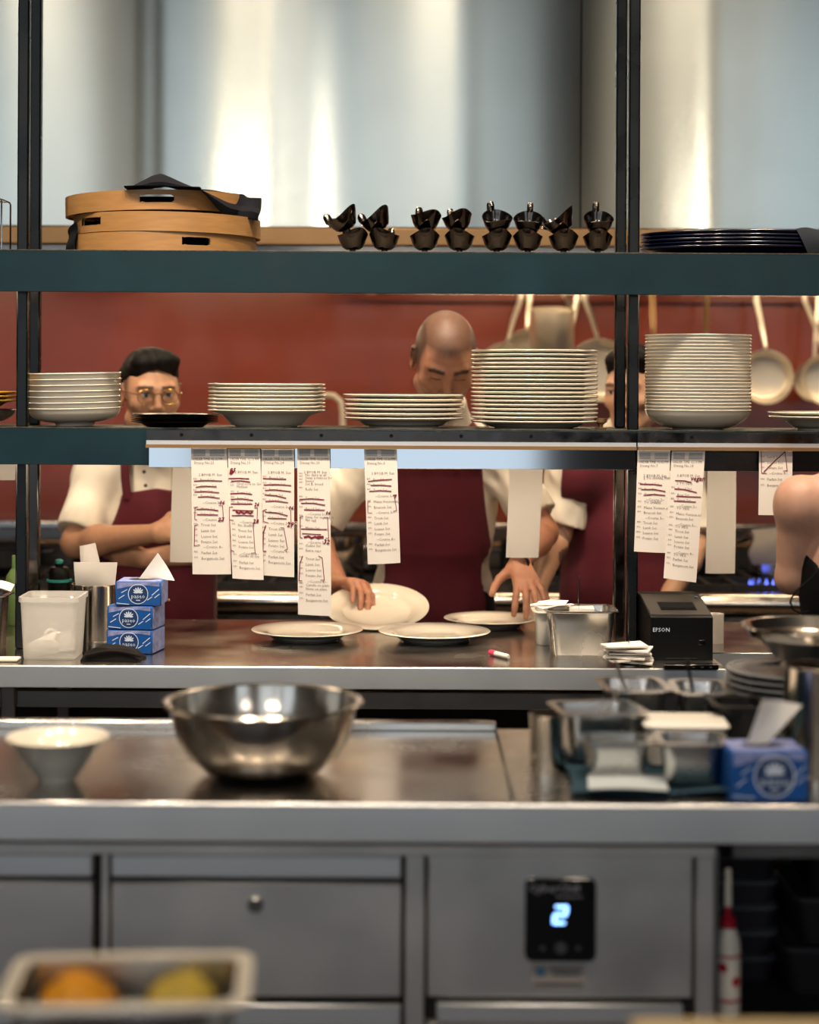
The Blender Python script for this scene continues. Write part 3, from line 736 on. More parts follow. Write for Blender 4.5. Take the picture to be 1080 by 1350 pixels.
# navy napkin draped over the trays
zt3 = ZT+3*Hh+.008
X_ = lambda px: P(px, 260, 4.6).x
n0 = MB()
prof_x = [166, 185, 203, 216, 232, 255, 268, 284, 300, 318, 332, 343]
prof_y = [250, 240, 232, 230, 236, 246, 252, 257, 263, 269, 270, 274]
hem_y = [252, 251, 250, 250, 250, 251, 254, 272, 286, 289, 288, 290]
xc3, yc3, R3 = P(205, 260, DT).x, DT+.01, pxl(117, DT)+.013
def nap(u, v):
    f = u*(len(prof_x)-1); i = min(int(f), len(prof_x)-2); f -= i
    L_ = lambda A: A[i]*(1-f)+A[i+1]*f
    px, yt, yh = L_(prof_x), L_(prof_y), L_(hem_y)
    x0 = P(px, 260, 4.55).x; dd = R3*R3-(x0-xc3)**2
    yf = yc3-math.sqrt(max(dd, .10**2))-.006
    yr = yf+.07
    if v < .5:
        k = v/.5; Y = yr+.16*(1-k); q = P(px, yt, yr); z = q.z-(1-k)**1.5*.012
    else:
        k = (v-.5)/.5; Y = yr+(yf-yr)*min(1, k*1.8); z = P(px, yt+(yh-yt)*k**1.2, Y).z
    zr_ = ZT+3*Hh+.0135
    if px < 262: z = max(z, zr_)
    elif v < .6: z = max(z, zr_-(.01 if px > 320 else 0))
    return (P(px, 260, Y).x+.005*math.sin(6*v+5*u), Y-.002+.004*math.sin(16*u+3*v)*v, z+.002*(1+math.sin(20*u+5*v))*(1-v))
n0.sheet(nap, 34, 18, .003, d=(0, .5, -.8)); nk = n0.build('navy_napkin', 'napkin'); tag(nk, 'dark navy napkin draped over the topmost wooden tray', 'napkin')
t = MB()
def nap2(u, v):
    a = -2.55-.55*u; R2 = pxl(121, DT)+.007+.004*math.sin(6*v)
    return (P(217, 300, DT).x+R2*math.cos(a), DT+R2*math.sin(a), ZT+.002+v*pxl(40, 4.6)*(1-.3*u))
t.sheet(nap2, 8, 8, .004, d=(-.6, -.6, 0)); tag(t.build('folded_cloth', 'napkin'), 'dark cloth tucked against the left side of the tray stack', 'cloth')
# steel sauce boats, nested in pairs
def boat_mesh():
    def rimz(a): return .048+.012*max(0, math.cos(a))**3-.004*math.sin(a)**2
    seg = 28; rows = [(.0, .010), (.42, .0105), (.66, .016), (.82, .028), (.9, .038), (1.0, 1)]
    body = MB(True); L = []
    for (k, zz) in rows:
        l = []
        for j in range(seg):
            a = 2*PI*j/seg; sp = 1+.22*max(0, math.cos(a))**4*(k > .85)
            z = rimz(a) if zz == 1 else zz*(1 if zz < .02 else rimz(a)/.048)
            l.append((max(k, .02)*.040*sp*math.cos(a), max(k, .02)*.035*math.sin(a), z))
        L.append(l)
    inner = [[(x*.955, y*.945, z+(.0018 if i < 5 else 0)) for x, y, z in l] for i, l in enumerate(L)]
    body.loops(L+inner[::-1], cap0=True, cap1=True)
    foot = MB(True); foot.lathe([(.007, .0105), (.008, .004), (.0165, .001), (.0165, 0), (0, 0), (0, .003), (.004, .004), (.004, .0105)], 24)
    hd = MB(True); hd.tube([(-.037, 0, .045), (-.039, 0, .058), (-.046, 0, .064), (-.053, 0, .057), (-.052, 0, .042), (-.043, 0, .032), (-.033, 0, .026)], .0068, 8, flat=.28, up=(0, 0, 1))
    return body, foot, hd
def make_boat(loc, rot, label):
    t = thing('sauce_boat', label, 'sauce boat', loc, rot, 'steel sauce boats')
    b, f, h = boat_mesh()
    for q_ in (b, f, h): q_.v = [(x*1.07, y*1.07, z*1.05) for x, y, z in q_.v]
    b.build('body', 'boat', t); f.build('foot', 'boat', t); h.build('handle', 'boat', t); return t
BD = 4.5
spec = [  # px, lower yaw, upper (dx px, rise, tilt x, tilt y, yaw)
 (465, -1.2, -5, .047, .1, -.42, -.75), (507, -1.9, -4, .046, .05, -.40, -.9), (560, -1.45, 0, .045, .06, .06, -1.2), (606, -1.75, -1, .045, .05, -.12, -1.3),
 (655, -1.4, 0, .046, .52, 0, -1.25), (696, -1.75, 0, .043, .50, 0, -1.7), (743, -1.5, 2, .045, .1, -.42, -.7), (788, -1.6, 0, .045, .52, 0, -1.5)]
names = ['first', 'second', 'third', 'fourth', 'fifth', 'sixth', 'seventh', 'eighth']
b0 = None
for i, (px, ya, dx, rise, tx, ty, yb) in enumerate(spec):
    l1 = 'lower steel sauce boat of the %s pair counted from the wooden trays' % names[i]
    l2 = 'upper tipped sauce boat of the %s pair counted from the wooden trays' % names[i]
    loc = (P(px, 330, BD).x, BD, ZT)
    if b0 is None: b0 = make_boat(loc, (0, 0, ya), l1)
    else: dup(b0, loc, (0, 0, ya), l1)
    R = Matrix.Rotation(tx, 4, 'X') @ Matrix.Rotation(ty, 4, 'Y') @ Matrix.Rotation(yb, 4, 'Z')
    dup(b0, (P(px+dx, 330, BD).x, BD, ZT+rise*1.09), R.to_euler(), l2)
# navy oval platters beyond the posts
proto = None
for i in range(5):
    lab = 'navy oval platter, %s, pile on the top shelf beyond the posts' % ordl(4-i, 5)
    loc = (P(985, 320, 4.62).x+.003*(i % 2), 4.62, ZT+i*.0092)
    if proto is None:
        mb = MB(True); mb.lathe(plate_prof(.272, .2, .017, .0045, .0045, rim_in=.225), 64, sy=.66); proto = tag(mb.build('oval_platter', 'navy'), lab, 'platter', 'navy platters'); proto.location = loc
    else:
        o = proto.copy(); COL.objects.link(o); o.location = loc; o['label'] = lab
mb = MB()
def nap3(u, v): return (P(1050+70*u, 320, 4.45).x+.03*v, 4.452-.006*math.sin(PI*v)+.10*(1-v)**2*0, ZT+.064-.062*v+.004*math.sin(9*u))
mb.sheet(nap3, 10, 8, .004, d=(0, .6, .3)); tag(mb.build('grey_cloth', 'slate'), 'dark grey cloth hanging over the end of the navy platters', 'cloth')
# wire rack at the very left of the top shelf
t = thing('wire_rack', 'thin wire rack standing beside the paired posts on the top shelf', 'rack', (P(-8, 300, 4.52).x, 4.52, ZT))
for yy in (-.05, .05):
    mb = MB(True); h = pxl(70, 4.52); mb.tube([(.03, yy, 0), (.03, yy, h-.006), (.024, yy, h), (-.09, yy, h), (-.096, yy, h-.006), (-.096, yy, 0)], .0022, 8); mb.build('wire_hoop', 'chrome', t)
mb = MB(True)
for x in (.028, -.03, -.094): mb.tube([(x, -.05, h-.002), (x, .05, h-.002)], .0018, 6)
mb.build('cross_wires', 'chrome', t)

# ================================================================ tickets
def CR(x, y): return (240+x/4.909, 580+y/4.909)
def CS(x, y): return (475+x/8.333, 588+y/8.333)
def CT6(x, y): return (820+x/4.5, 580+y/4.5)
def ticket(label, x0, x1, y0, bx0, bx1, y1, D=4.391, rows=(), strokes=(), notes=(), head=None, conv=None, curl=.0, name='order_ticket', group='order tickets', m='paper', y1r=None, bow=.002, fl=0):
    """hanging slip: pixel corners on its own hanging plane"""
    y1r = y1 if y1r is None else y1r
    A, B, C, E = P(x0, y0-3, D), P(x1, y0-3, D), P(bx1, y1r, D), P(bx0, y1, D)
    root = thing(name, label, 'ticket', ((A.x+B.x)/2, D, A.z), group=group)
    def pt(u, v, dy=0):
        p = A.lerp(B, u).lerp(E.lerp(C, u), v)
        p.y = D+dy-bow*math.sin(PI*v)-bow*1.5*(1-(2*u-1)**2)*v+curl*v**3*(2*u-1)-fl*v*v
        return p
    mb = MB(); mb.sheet(lambda u, v: pt(u, v), 6, 16, .0004); mb.build('slip', m, root)
    def uv(px, py):
        v = (py-y0+3)/(.5*(y1+y1r)-y0+3); xl = x0+(bx0-x0)*v; xr_ = x1+(bx1-x1)*v; return (px-xl)/(xr_-xl), v
    W, H = (B-A).length, (E-A).length
    pr = MB(); prd = MB()
    if head:
        gb = MB(); u0, v0 = uv(x0+2, y0+1); u1, v1 = uv(x1-2, y0+9.5)
        for k, (txt, uu) in enumerate((('TABLE', .06), ('02/23', .58), ('Guest', .1), ('POS-2', .62), ('Lunch', .07), ('Server', .6))):
            pass
        for k in range(4):
            vv = v0+(v1-v0)*(k+.5)/4
            for (ua, ub) in ((.06, .4), (.52, .93)): gb.add([pt(ua, vv-.006, -.0007), pt(ub, vv-.006, -.0007), pt(ub, vv+.0035, -.0007), pt(ua, vv+.0035, -.0007)], [(3, 2, 1, 0)])
        gb.build('faded_header', 'greyband', root, smooth=0)
        _, v = uv(x0, y0+14.5); text_mb(prd, head, .0082, lambda a, b: pt(.05+a/W, v-b/H, -.0008), squeeze=.86)
    rr = random.Random(int(x0))
    for py, txt in rows:
        ux, v = uv(0, py)
        if not (txt.startswith('2') or txt.startswith('-') or txt.startswith('D')):
            text_mb(pr, str(rr.choice((830, 835, 840))), .006, lambda a, b: pt(.05+a/W, v-.012-b/H, -.0008))
            text_mb(pr, txt, .0088, lambda a, b: pt(.24+a/W, v-b/H, -.0008))
        else:
            u_ = .2 if txt[0] == '2' else (.3 if txt[0] == '-' else .08); text_mb(pr, txt, .0088, lambda a, b: pt(u_+a/W, v-b/H, -.0008))
    if pr.v: pr.build('printed_lines', 'ink', root, smooth=0, kind='stuff')
    if prd.v: prd.build('printed_time', 'inkd', root, smooth=0)
    pm = MB()
    for st in strokes:
        wd = .0023
        if isinstance(st, tuple): wd, st = st
        q = [uv(*conv(*p)) for p in st]
        # resample and lay the stroke on the slip
        pts = []
        for (a, b) in zip(q[:-1], q[1:]):
            for k in range(4): pts.append((a[0]+(b[0]-a[0])*k/4, a[1]+(b[1]-a[1])*k/4))
        pts.append(q[-1])
        for (a, b) in zip(pts[:-1], pts[1:]):
            t = Vector(((b[0]-a[0])*W, (b[1]-a[1])*H))
            if t.length < 1e-6: continue
            t.normalize(); nn = Vector((-t.y, t.x))*wd/2; e = t*wd*.25
            c4 = [(a[0]+(-e.x-nn.x)/W, a[1]+(-e.y-nn.y)/H), (b[0]+(e.x-nn.x)/W, b[1]+(e.y-nn.y)/H), (b[0]+(e.x+nn.x)/W, b[1]+(e.y+nn.y)/H), (a[0]+(-e.x+nn.x)/W, a[1]+(-e.y+nn.y)/H)]
            pm.add([pt(*c, -.0011) for c in c4], [(3, 2, 1, 0)])
    for (nx, ny, txt, sz) in notes:
        u_, v_ = uv(*conv(nx, ny))
        for off in ((0, 0), (.008, 0), (0, .003)):
            text_mb(pm, txt, sz, lambda a, b: pt(u_+off[0]+(a+b*.25)/W, v_+off[1]-b/H, -.0011-off[0]*.02))
    if pm.v: pm.build('pen_marks', 'pen', root, smooth=0, kind='stuff')
    return root
SETS = ('Trout Set', 'Lamb Set', 'Leaves Set', 'Potato Set')
def rowsf(d): return [(580+y/4.909, t) for y, t in d]
ticket('ticket with red strokes and numbers, first of the four beside the blank slip', 252, 299, 592, 254, 305, 757, head='ORDER TIME: 02:13 PM', conv=CR, bow=.003,
 rows=rowsf([(155, 'Dining No.23'), (232, '2 BYOB M. Sun'), (265, 'Bread Set'), (305, 'Oyster Set'), (338, 'Raw Set'), (370, 'Toast Set'), (412, '--Course 2--'), (452, 'Mains Set'), (485, 'Sides Set'), (522, '--Course 3--'), (556, SETS[0]), (593, SETS[1]), (630, SETS[2]), (665, SETS[3]), (698, '--Course 4--'), (736, 'Parfait Set'), (772, 'Bergamots Set')]),
 strokes=[[(80, 265), (170, 262), (260, 265)], [(92, 305), (150, 298), (224, 303)], [(84, 335), (160, 333), (240, 340)], [(106, 368), (170, 366), (244, 376)], [(96, 448), (160, 446), (236, 455)], [(100, 482), (234, 484)],
  (.0017, [(104, 432), (86, 436), (84, 512), (98, 516)]), (.0015, [(240, 424), (264, 424), (270, 522), (236, 522)]), (.0017, [(106, 548), (84, 552), (80, 684), (116, 678)])],
 notes=[(240, 415, '06', .013), (234, 524, '27', .013)])
ticket('ticket with a crimson scribble and curled hem, second of the four', 300, 343, 592, 307, 348, 762, D=4.3895, y1r=764, head='ORDER TIME: 02:13 PM', conv=CR, bow=.004, fl=.008,
 rows=rowsf([(155, 'Dining No.19'), (215, '2 BYOB M. Sun'), (290, 'Chef note to Go'), (308, 'Nutless'), (348, 'Toast Set'), (384, 'Raw Set'), (414, 'Bread Set'), (537, '--Course 3--'), (558, 'No Shellfish'), (593, SETS[0]), (630, SETS[1]), (665, SETS[2]), (698, SETS[3]), (740, '--Course 4--'), (755, 'Candle on top'), (798, 'Parfait Set'), (832, 'Bergamots Set')]),
 strokes=[[(304, 250), (370, 247), (434, 250)], [(320, 267), (380, 263), (442, 270)], [(316, 348), (390, 343), (454, 350)], [(318, 384), (390, 380), (460, 388)], [(320, 414), (456, 412)], [(330, 454), (464, 456)], [(326, 490), (400, 486), (466, 488)],
  (.004, [(352, 462), (372, 474), (384, 462), (404, 474), (424, 462), (444, 474), (458, 464)]), (.0035, [(318, 190), (312, 218), (330, 200), (318, 222), (336, 204)]),
  (.0017, [(330, 432), (308, 436), (310, 520), (336, 520)]), (.0015, [(470, 436), (490, 436), (488, 512)]), (.0017, [(310, 520), (318, 715), (340, 722)]), (.0015, [(462, 535), (476, 726), (452, 728)])],
 notes=[(468, 424, '26', .012), (460, 534, '28', .014), (312, 205, '25', .013)])
ticket('ticket bracketed and marked 29 in crimson, third of the four', 345, 388, 592, 343, 388, 758, D=4.392, y1r=761, head='ORDER TIME: 02:13 PM', conv=CR, bow=.003,
 rows=rowsf([(155, 'Dining No.24'), (218, '2 BYOB M. Sun'), (252, 'Bread Set'), (292, 'Oyster Set'), (328, 'Raw Set'), (364, 'Toast Set'), (400, 'Salad Set'), (438, '--Course 2--'), (476, 'Mains Set'), (510, 'Sides Set'), (545, '--Course 3--'), (583, SETS[0]), (620, SETS[1]), (657, SETS[2]), (692, SETS[3]), (726, '--Course 4--'), (764, 'Parfait Set'), (800, 'Bergamots Set')]),
 strokes=[[(526, 250), (600, 252), (674, 252)], [(530, 292), (620, 288), (706, 292)], [(540, 327), (600, 322), (704, 331)], [(538, 356), (610, 360), (674, 374)], [(542, 398), (610, 394), (686, 402)], [(540, 468), (610, 470), (684, 486)], [(556, 508), (676, 506)],
  (.0017, [(548, 450), (526, 460), (528, 530), (560, 538)]), (.0015, [(704, 450), (708, 565)]), (.0024, [(544, 556), (528, 600), (524, 724), (546, 724)]), (.0015, [(640, 566), (660, 566), (684, 700), (664, 712)])],
 notes=[(688, 446, '06', .012), (678, 556, '29', .016)])
ticket('longest order ticket, fourth of the four, bracketed in crimson', 392, 435, 592, 393, 437, 810, D=4.3905, y1r=812, head='ORDER TIME: 02:20 PM', conv=CR, bow=.003,
 rows=rowsf([(155, 'Dining No.20'), (216, '2 BYOB M. Sun'), (234, 'No dairy at all'), (252, 'Swap potatoes for'), (272, 'leaves'), (292, 'Set B, bread'), (326, 'Rolls Set'), (384, 'Toast Set'), (414, 'Raw Set'), (452, 'Bread Set'), (486, '--Course 2--'), (506, 'Swap for vegetable'), (525, 'No egg'), (576, 'Mains Set'), (668, '--Course 3--'), (690, 'Cutlet Set'), (722, 'Extra cups'), (776, SETS[0]), (812, SETS[1]), (848, SETS[2]), (884, SETS[3]), (922, '--Course 4--'), (945, 'Candle on plate'), (970, 'Note on plate'), (1008, 'Parfait Set'), (1044, 'Bergamots Set')]),
 strokes=[[(762, 385), (840, 380), (920, 385)], [(772, 410), (850, 408), (926, 420)], [(792, 452), (924, 452)], [(774, 576), (938, 576)], [(780, 606), (900, 610)],
  (.004, [(792, 630), (820, 622), (840, 634), (862, 624), (884, 634), (912, 622)]), (.006, [(880, 628), (914, 626)]), (.0017, [(784, 494), (766, 498), (766, 634), (780, 634)]), (.0015, [(920, 498), (942, 498), (950, 632), (930, 634)]),
  (.0019, [(782, 752), (764, 800), (758, 914), (778, 914)]), (.0017, [(884, 748), (908, 760), (922, 904), (898, 904)])],
 notes=[(928, 480, '06', .012), (914, 668, '32', .015)])
ticket('order ticket hanging alone in front of the maroon apron', 480, 523, 592, 485, 528, 744, D=4.391, y1r=742, head='ORDER TIME: 02:26 PM', conv=CS, bow=.004,
 rows=[(588+y/8.333, t) for y, t in [(200, 'Dining No.5'), (312, '2 BYOB M. Sun'), (380, 'Bread Set'), (438, 'Raw Set'), (495, 'Toast Set'), (560, '--Course 2--'), (620, 'Mains Venison x2'), (682, 'Brussels Set'), (740, '--Course 3--'), (800, SETS[0]), (858, SETS[1]), (918, SETS[2]), (975, SETS[3]), (1034, '--Course 4--'), (1092, 'Parfait Set'), (1150, 'Bergamots Set')]],
 strokes=[[(90, 384), (220, 372), (346, 366)], [(116, 428), (230, 428), (340, 438)], [(104, 493), (220, 488), (340, 496)], (.0014, [(108, 602), (84, 606), (84, 728), (130, 730)]), (.003, [(365, 542), (396, 540), (378, 570)]), (.0016, [(380, 575), (400, 712), (365, 718)])])
ticket('order ticket with three dark strokes, nearest past the paired posts', 841, 884, 596, 836, 879, 727, D=4.391, y1r=729, head='ORDER TIME: 02:02 PM', conv=CT6, bow=.003,
 rows=[(580+y/4.5, t) for y, t in [(160, 'Dining No.7'), (218, '2 BYOB M. Sun'), (232, '2 TO SHARE MAIN'), (268, 'Bread Set'), (300, 'Raw Set'), (330, 'Toast Set'), (360, '--Course 2--'), (376, 'TO SHARE'), (408, 'Mains Venison x2'), (438, 'Brussels Set'), (468, '--Course 3--'), (498, SETS[0]), (528, SETS[1]), (558, SETS[2]), (590, SETS[3])]],
 strokes=[[(108, 262), (180, 262), (236, 268)], [(116, 294), (190, 292), (256, 303)], [(128, 328), (190, 321), (254, 327)]])
ticket('order ticket with a handwritten crimson word, slanting past the posts', 886, 930, 596, 875, 918, 762, D=4.3895, y1r=768, head='ORDER TIME: 02:10 PM', conv=CT6, bow=.003,
 rows=[(580+y/4.5, t) for y, t in [(160, 'Dining No.18'), (218, '2 BYOB M. Sun'), (265, '2 TO VEG'), (296, 'Bread Set'), (334, 'Raw Set'), (364, 'Toast Set'), (398, '--Course 2--'), (412, 'TO VEG'), (446, 'Mains Venison x1'), (474, 'Brussels Set'), (508, '--Course 3--'), (522, 'TO VEG'), (550, SETS[0]), (582, SETS[1]), (612, SETS[2]), (642, SETS[3]), (676, '--Course 4--'), (690, 'TO VEG'), (718, 'Parfait Set'), (752, 'Bergamots Set')]],
 strokes=[[(316, 242), (370, 242), (410, 250)], [(312, 292), (370, 294), (442, 308)], [(322, 336), (466, 334)], [(308, 364), (436, 364)]], notes=[(404, 238, 'vegan', .0155)])
ticket('short ticket with a diagonal crimson slash beside the bare shoulder', 1001, 1045, 595, 1000, 1044, 679, D=4.391, conv=CT6, bow=.002,
 rows=[(580+y/4.5, t) for y, t in [(108, 'Lamb Set'), (140, 'Leaves Set'), (172, 'Potato Set'), (204, '--Course 4--'), (240, 'Parfait Set'), (275, 'Bergamots Set')]],
 strokes=[(.0017, [(826, 58), (828, 196), (858, 198)]), [(842, 188), (900, 130), (966, 72)], (.0017, [(966, 60), (980, 182), (956, 184)])])
# blank backs hanging on the cooks' side of the shelf
bx = thing('rear_ticket_rail', 'thin ticket rail on the cooks\' side of the lower shelf', 'ticket rail', (0, 4.832, ZM0))
MB().box((.05, 4.836, ZM0-.004), (3.0, .016, .016), .003).build('rail_body', 'chrome', bx)
for (a, b_, c, d, e, f, lab) in ((228, 262, 615, 224, 262, 741, 'blank white ticket back beside the first printed ticket'), (672, 716, 618, 667, 710, 735, 'blank white ticket back in front of the bare forearm'),
        (933, 971, 618, 930, 969, 756, 'blank white ticket back beside the slanting ticket'), (-22, 22, 611, -24, 20, 633, 'short blank slip at the left end beside the posts')):
    ticket(lab, a, b_, c, d, e, f, D=4.8265, name='blank_ticket', group='blank ticket backs', m='paper2', bow=.004)
# ================================================================ things on the pass
def zat(px, py): # point on the pass counter top
    D = Dz(py, CT, px); q = P(px, py, D); return q
ZP = CT+.0004
# plates being set out
dp = plate_prof(.1385, .088, .016, .0045, .003, rim_in=.1)
def served(px, py, rpx, label, rot=(0, 0, 0), z=ZP, D=None):
    D = D or Dz(py, CT+.02, px); q = P(px, py, D)
    mb = MB(True); R = pxl(rpx, D); mb.lathe(plate_prof(R, R*.62, R*.13, .0048, .003, rim_in=R*.72), 72); o = mb.build('serving_plate', 'china_w'); tag(o, label, 'plate', 'plates set out on the pass'); o.location = (q.x, D, z); o.rotation_euler = rot; return o
served(405, 832, 73.5, 'white plate lying on the pass below the longest ticket')
served(573, 834, 74, 'white plate lying on the pass in front of the held plate')
served(648, 816, 63, 'white plate lying on the pass under the hovering hand')
# the plate held up by the bald cook: front edge on the counter, rear edge raised
Rp = pxl(69, 4.95)
held = served(497, 805, 69, 'white plate tilted up and held at its rim by the bald cook', D=4.935)
th = .33
held.rotation_euler = (th, 0, 0)
held.location = (P(497, 805, 4.935).x, 4.935, CT+Rp*math.sin(th)-(.0078+Rp*.13-.005)*math.cos(th)+.0015)
# translucent tub
q = zat(64, 870); kb = pxl(1, q.y+.05)
t = thing('plastic_tub', 'translucent square plastic tub with white scraps inside', 'tub', (q.x, q.y+.06, ZP))
mb = MB(True)
wt_, wb_, ht_ = 76*kb, 66*kb, 81*kb
rloops(mb, [(wb_, wb_, .012, 0), (wb_+.003, wb_+.003, .012, .004), (wt_, wt_, .014, ht_), (wt_-.003, wt_-.003, .013, ht_), (wb_-.001, wb_-.001, .011, .004)]); mb.build('body', 'tub', t)
mb = MB(True); rloops(mb, [(wt_+.0004, wt_+.0004, .014, ht_-.012), (wt_+.006, wt_+.006, .015, ht_-.010), (wt_+.006, wt_+.006, .015, ht_+.001), (wt_-.001, wt_-.001, .013, ht_+.001)], cap0=False, cap1=False); mb.build('rim', 'tub', t)
def crumple(name, label, loc, r, sz=(1, 1, 1), m='tissue', seed=1, group=None, cat='paper', sub=3, amp=.3):
    bm = bmesh.new(); bmesh.ops.create_icosphere(bm, subdivisions=sub, radius=1); rr = random.Random(seed)
    pl = [(Vector((rr.gauss(0, 1), rr.gauss(0, 1), rr.gauss(0, 1))).normalized(), rr.uniform(2, 5), rr.uniform(0, 6)) for _ in range(6)]
    for v in bm.verts:
        k = 1+amp*sum(abs(math.sin(f*v.co.dot(d)+p))-.5 for d, f, p in pl)/3
        v.co = Vector((v.co.x*sz[0], v.co.y*sz[1], max(v.co.z, -.75)*sz[2]))*k*r
    zmin = min(v.co.z for v in bm.verts)
    bm.verts.index_update()
    mb = MB(True); mb.add([(v.co.x, v.co.y, v.co.z-zmin) for v in bm.verts], [[v.index for v in f.verts] for f in bm.faces]); bm.free()
    o = mb.build(name, m, smooth=25); tag(o, label, cat, group); o.location = loc; return o
tx, ty = q.x, q.y+.06
crumple('paper_scrap', 'crumpled white scrap at the near side of the tub', (tx-.018, ty-.024, ZP+.006), .026, (1.3, .7, .75), seed=3, group='scraps in the tub')
crumple('paper_scrap', 'crumpled white scrap filling the rear of the tub', (tx+.008, ty+.026, ZP+.006), .027, (1.5, .75, .9), seed=5, group='scraps in the tub')
mb = MB(True); mb.lathe([(.010, 0), (.016, 0), (.016, .011), (.010, .011), (.010, 0)], 24, Matrix.Rotation(1.3, 4, 'X')); o = mb.build('paper_roll_end', 'tissue'); tag(o, 'small paper ring on top of the scraps in the tub', 'paper'); o.location = (tx-.004, ty-.006, ZP+.05)
mb = MB(True); mb.sheet(lambda u, v: (.05*u*(1-.3*v), .01*math.sin(3*u), .045*v+.012*u), 6, 6, .001); o = mb.build('torn_paper', 'tissue'); tag(o, 'torn white paper leaning against the right wall of the tub', 'paper'); o.location = (tx+.004, ty-.015, ZP+.01); o.rotation_euler = (0, .12, .15)
# steel sixth pan with foil at the left end
q = zat(0, 860)
def gn_pan(name, label, loc, wd, dp_, h, m='steel', rz=0, rim=.012, group='steel inset pans', cat='pan', rx=0, ry=0, taper=.86, wallm=None):
    t = thing(name, label, cat, loc, (rx, ry, rz), group)
    iw, id_ = wd-2*rim, dp_-2*rim
    mb = MB(True); rloops(mb, [(iw*taper, id_*taper, .018, 0), (iw*taper+.004, id_*taper+.004, .02, .003), (iw, id_, .022, h-.003), (iw-.0016, id_-.0016, .022, h-.003), (iw*taper, id_*taper, .02, .006)]); mb.build('basin', wallm or m, t)
    mb = MB(True); rloops(mb, [(iw-.0014, id_-.0014, .022, h-.006), (iw+.0016, id_+.0016, .022, h-.003), (wd, dp_, .026, h-.003), (wd, dp_, .026, h), (iw-.0014, id_-.0014, .022, h)], close=True); mb.build('rim', m, t)
    return t
gn_pan('steel_pan', 'steel pan with foil at the left end of the pass', (q.x-.057, q.y+.06, ZP), .14, .13, .135, m='steel')
o = crumple('foil_sheet', 'crumpled foil and wrap lying over the steel pan at the pass end', (q.x-.075, q.y+.06, ZP+.1355), .05, (1.25, 1.0, .35), 'foil', 9, cat='foil', amp=.45)
mb = MB(); mb.sheet(lambda u, v: (q.x-.06+.09*u, q.y-.02+.04*v, ZP+.148+.012*math.sin(3*u)+.012*v), 6, 4, .001, d=(0, 0, -1)); tag(mb.build('wrap_sheet', 'paper2'), 'white wrap sheet resting on the foil at the pass end', 'paper')
qc = zat(14, 871)
mb = MB(); mb.box((qc.x-.03, qc.y, ZP+.003), (.10, .05, .006), .0015); tag(mb.build('cream_card', 'cream'), 'cream card lying flat in front of the steel pan at the pass end', 'card')
# sage green bottle and black sports bottle behind
qb = P(22, 800, 4.9)
t = thing('sage_bottle', 'sage green bottle standing behind the left posts', 'bottle', (qb.x, 4.9, ZP))
kb = pxl(1, 4.9); hh = zof(735, 4.9)-CT
mb = MB(True); r = 14.5*kb; mb.lathe([(0, 0), (r*.94, 0), (r, .004), (r, hh*.6), (r*.93, hh*.70), (r*.55, hh*.795), (r*.42, hh*.82), (0, hh*.82)], 32); mb.build('body', 'green', t)
mb = MB(True); mb.lathe([(0, hh*.815), (r*.46, hh*.815), (r*.46, hh*.985), (r*.4, hh), (0, hh)], 24); mb.build('cap', 'green', t)
qb = P(78, 800, 4.88); kb = pxl(1, 4.88); hh = zof(740, 4.88)-CT
t = thing('sports_bottle', 'black sports bottle with teal ring behind the translucent tub', 'bottle', (qb.x, 4.88, ZP))
r = 15*kb
mb = MB(True); mb.lathe([(0, 0), (r*.95, 0), (r, .004), (r, hh*.45), (r*.95, hh*.5), (r, hh*.55), (r*.98, hh*.66), (0, hh*.66)], 32); mb.build('body', 'black_pl', t)
mb = MB(True); mb.lathe([(r*.9, hh*.66), (r*1.1, hh*.665), (r*1.1, hh*.7), (r*.9, hh*.705)], 32); mb.build('ring', 'teal', t)
mb = MB(True); mb.lathe([(0, hh*.70), (r*.95, hh*.70), (r*.92, hh*.83), (r*.75, hh*.88), (r*.4, hh*.9), (r*.4, hh*.94), (0, hh*.94)], 28); mb.build('lid', 'black_pl', t)
mb = MB(True); mb.lathe([(0, hh*.93), (r*.34, hh*.935), (r*.36, hh*.985), (r*.2, hh), (0, hh)], 20); mb.build('spout', 'teal', t)
# tall steel bain-marie pot with folded paper
D0 = 4.62; q = P(126, 800, D0); kb = pxl(1, D0)
t = thing('steel_canister', 'tall steel canister holding folded white paper beside the tissue boxes', 'canister', (q.x, D0, ZP))
r = 30*kb; hh = zof(775, D0-r)-CT
mb = MB(True); mb.lathe([(0, 0), (r*.97, 0), (r, .004), (r, hh-.003), (r+.002, hh), (r-.001, hh), (r-.002, .004), (0, .003)], 40); mb.build('body', 'polish', t)
def pt_sheet(D, c, th=.0012, bulge=.01, nu=6, nv=6, d=(0, 1, 0)):
    A, B, C, E = [P(x, y, D) for x, y in c]
    mb = MB()
    def fn(u, v):
        p = A.lerp(B, u).lerp(E.lerp(C, u), v); p.y += bulge*math.sin(PI*u)*math.sin(PI*v)+bulge*.5*math.sin(5*u+3*v); return p
    mb.sheet(fn, nu, nv, th, d=d); return mb
mb = pt_sheet(D0-.005, [(97, 741), (154, 742), (150, 790), (102, 790)], .004, -.012); tag(mb.build('folded_paper', 'paper2'), 'folded white paper standing in the tall steel canister', 'paper')
mb = pt_sheet(D0+.018, [(105, 720), (125, 716), (143, 788), (110, 788)], .002, -.012); tag(mb.build('torn_paper', 'paper2'), 'torn paper rising behind the folded paper in the canister', 'paper')
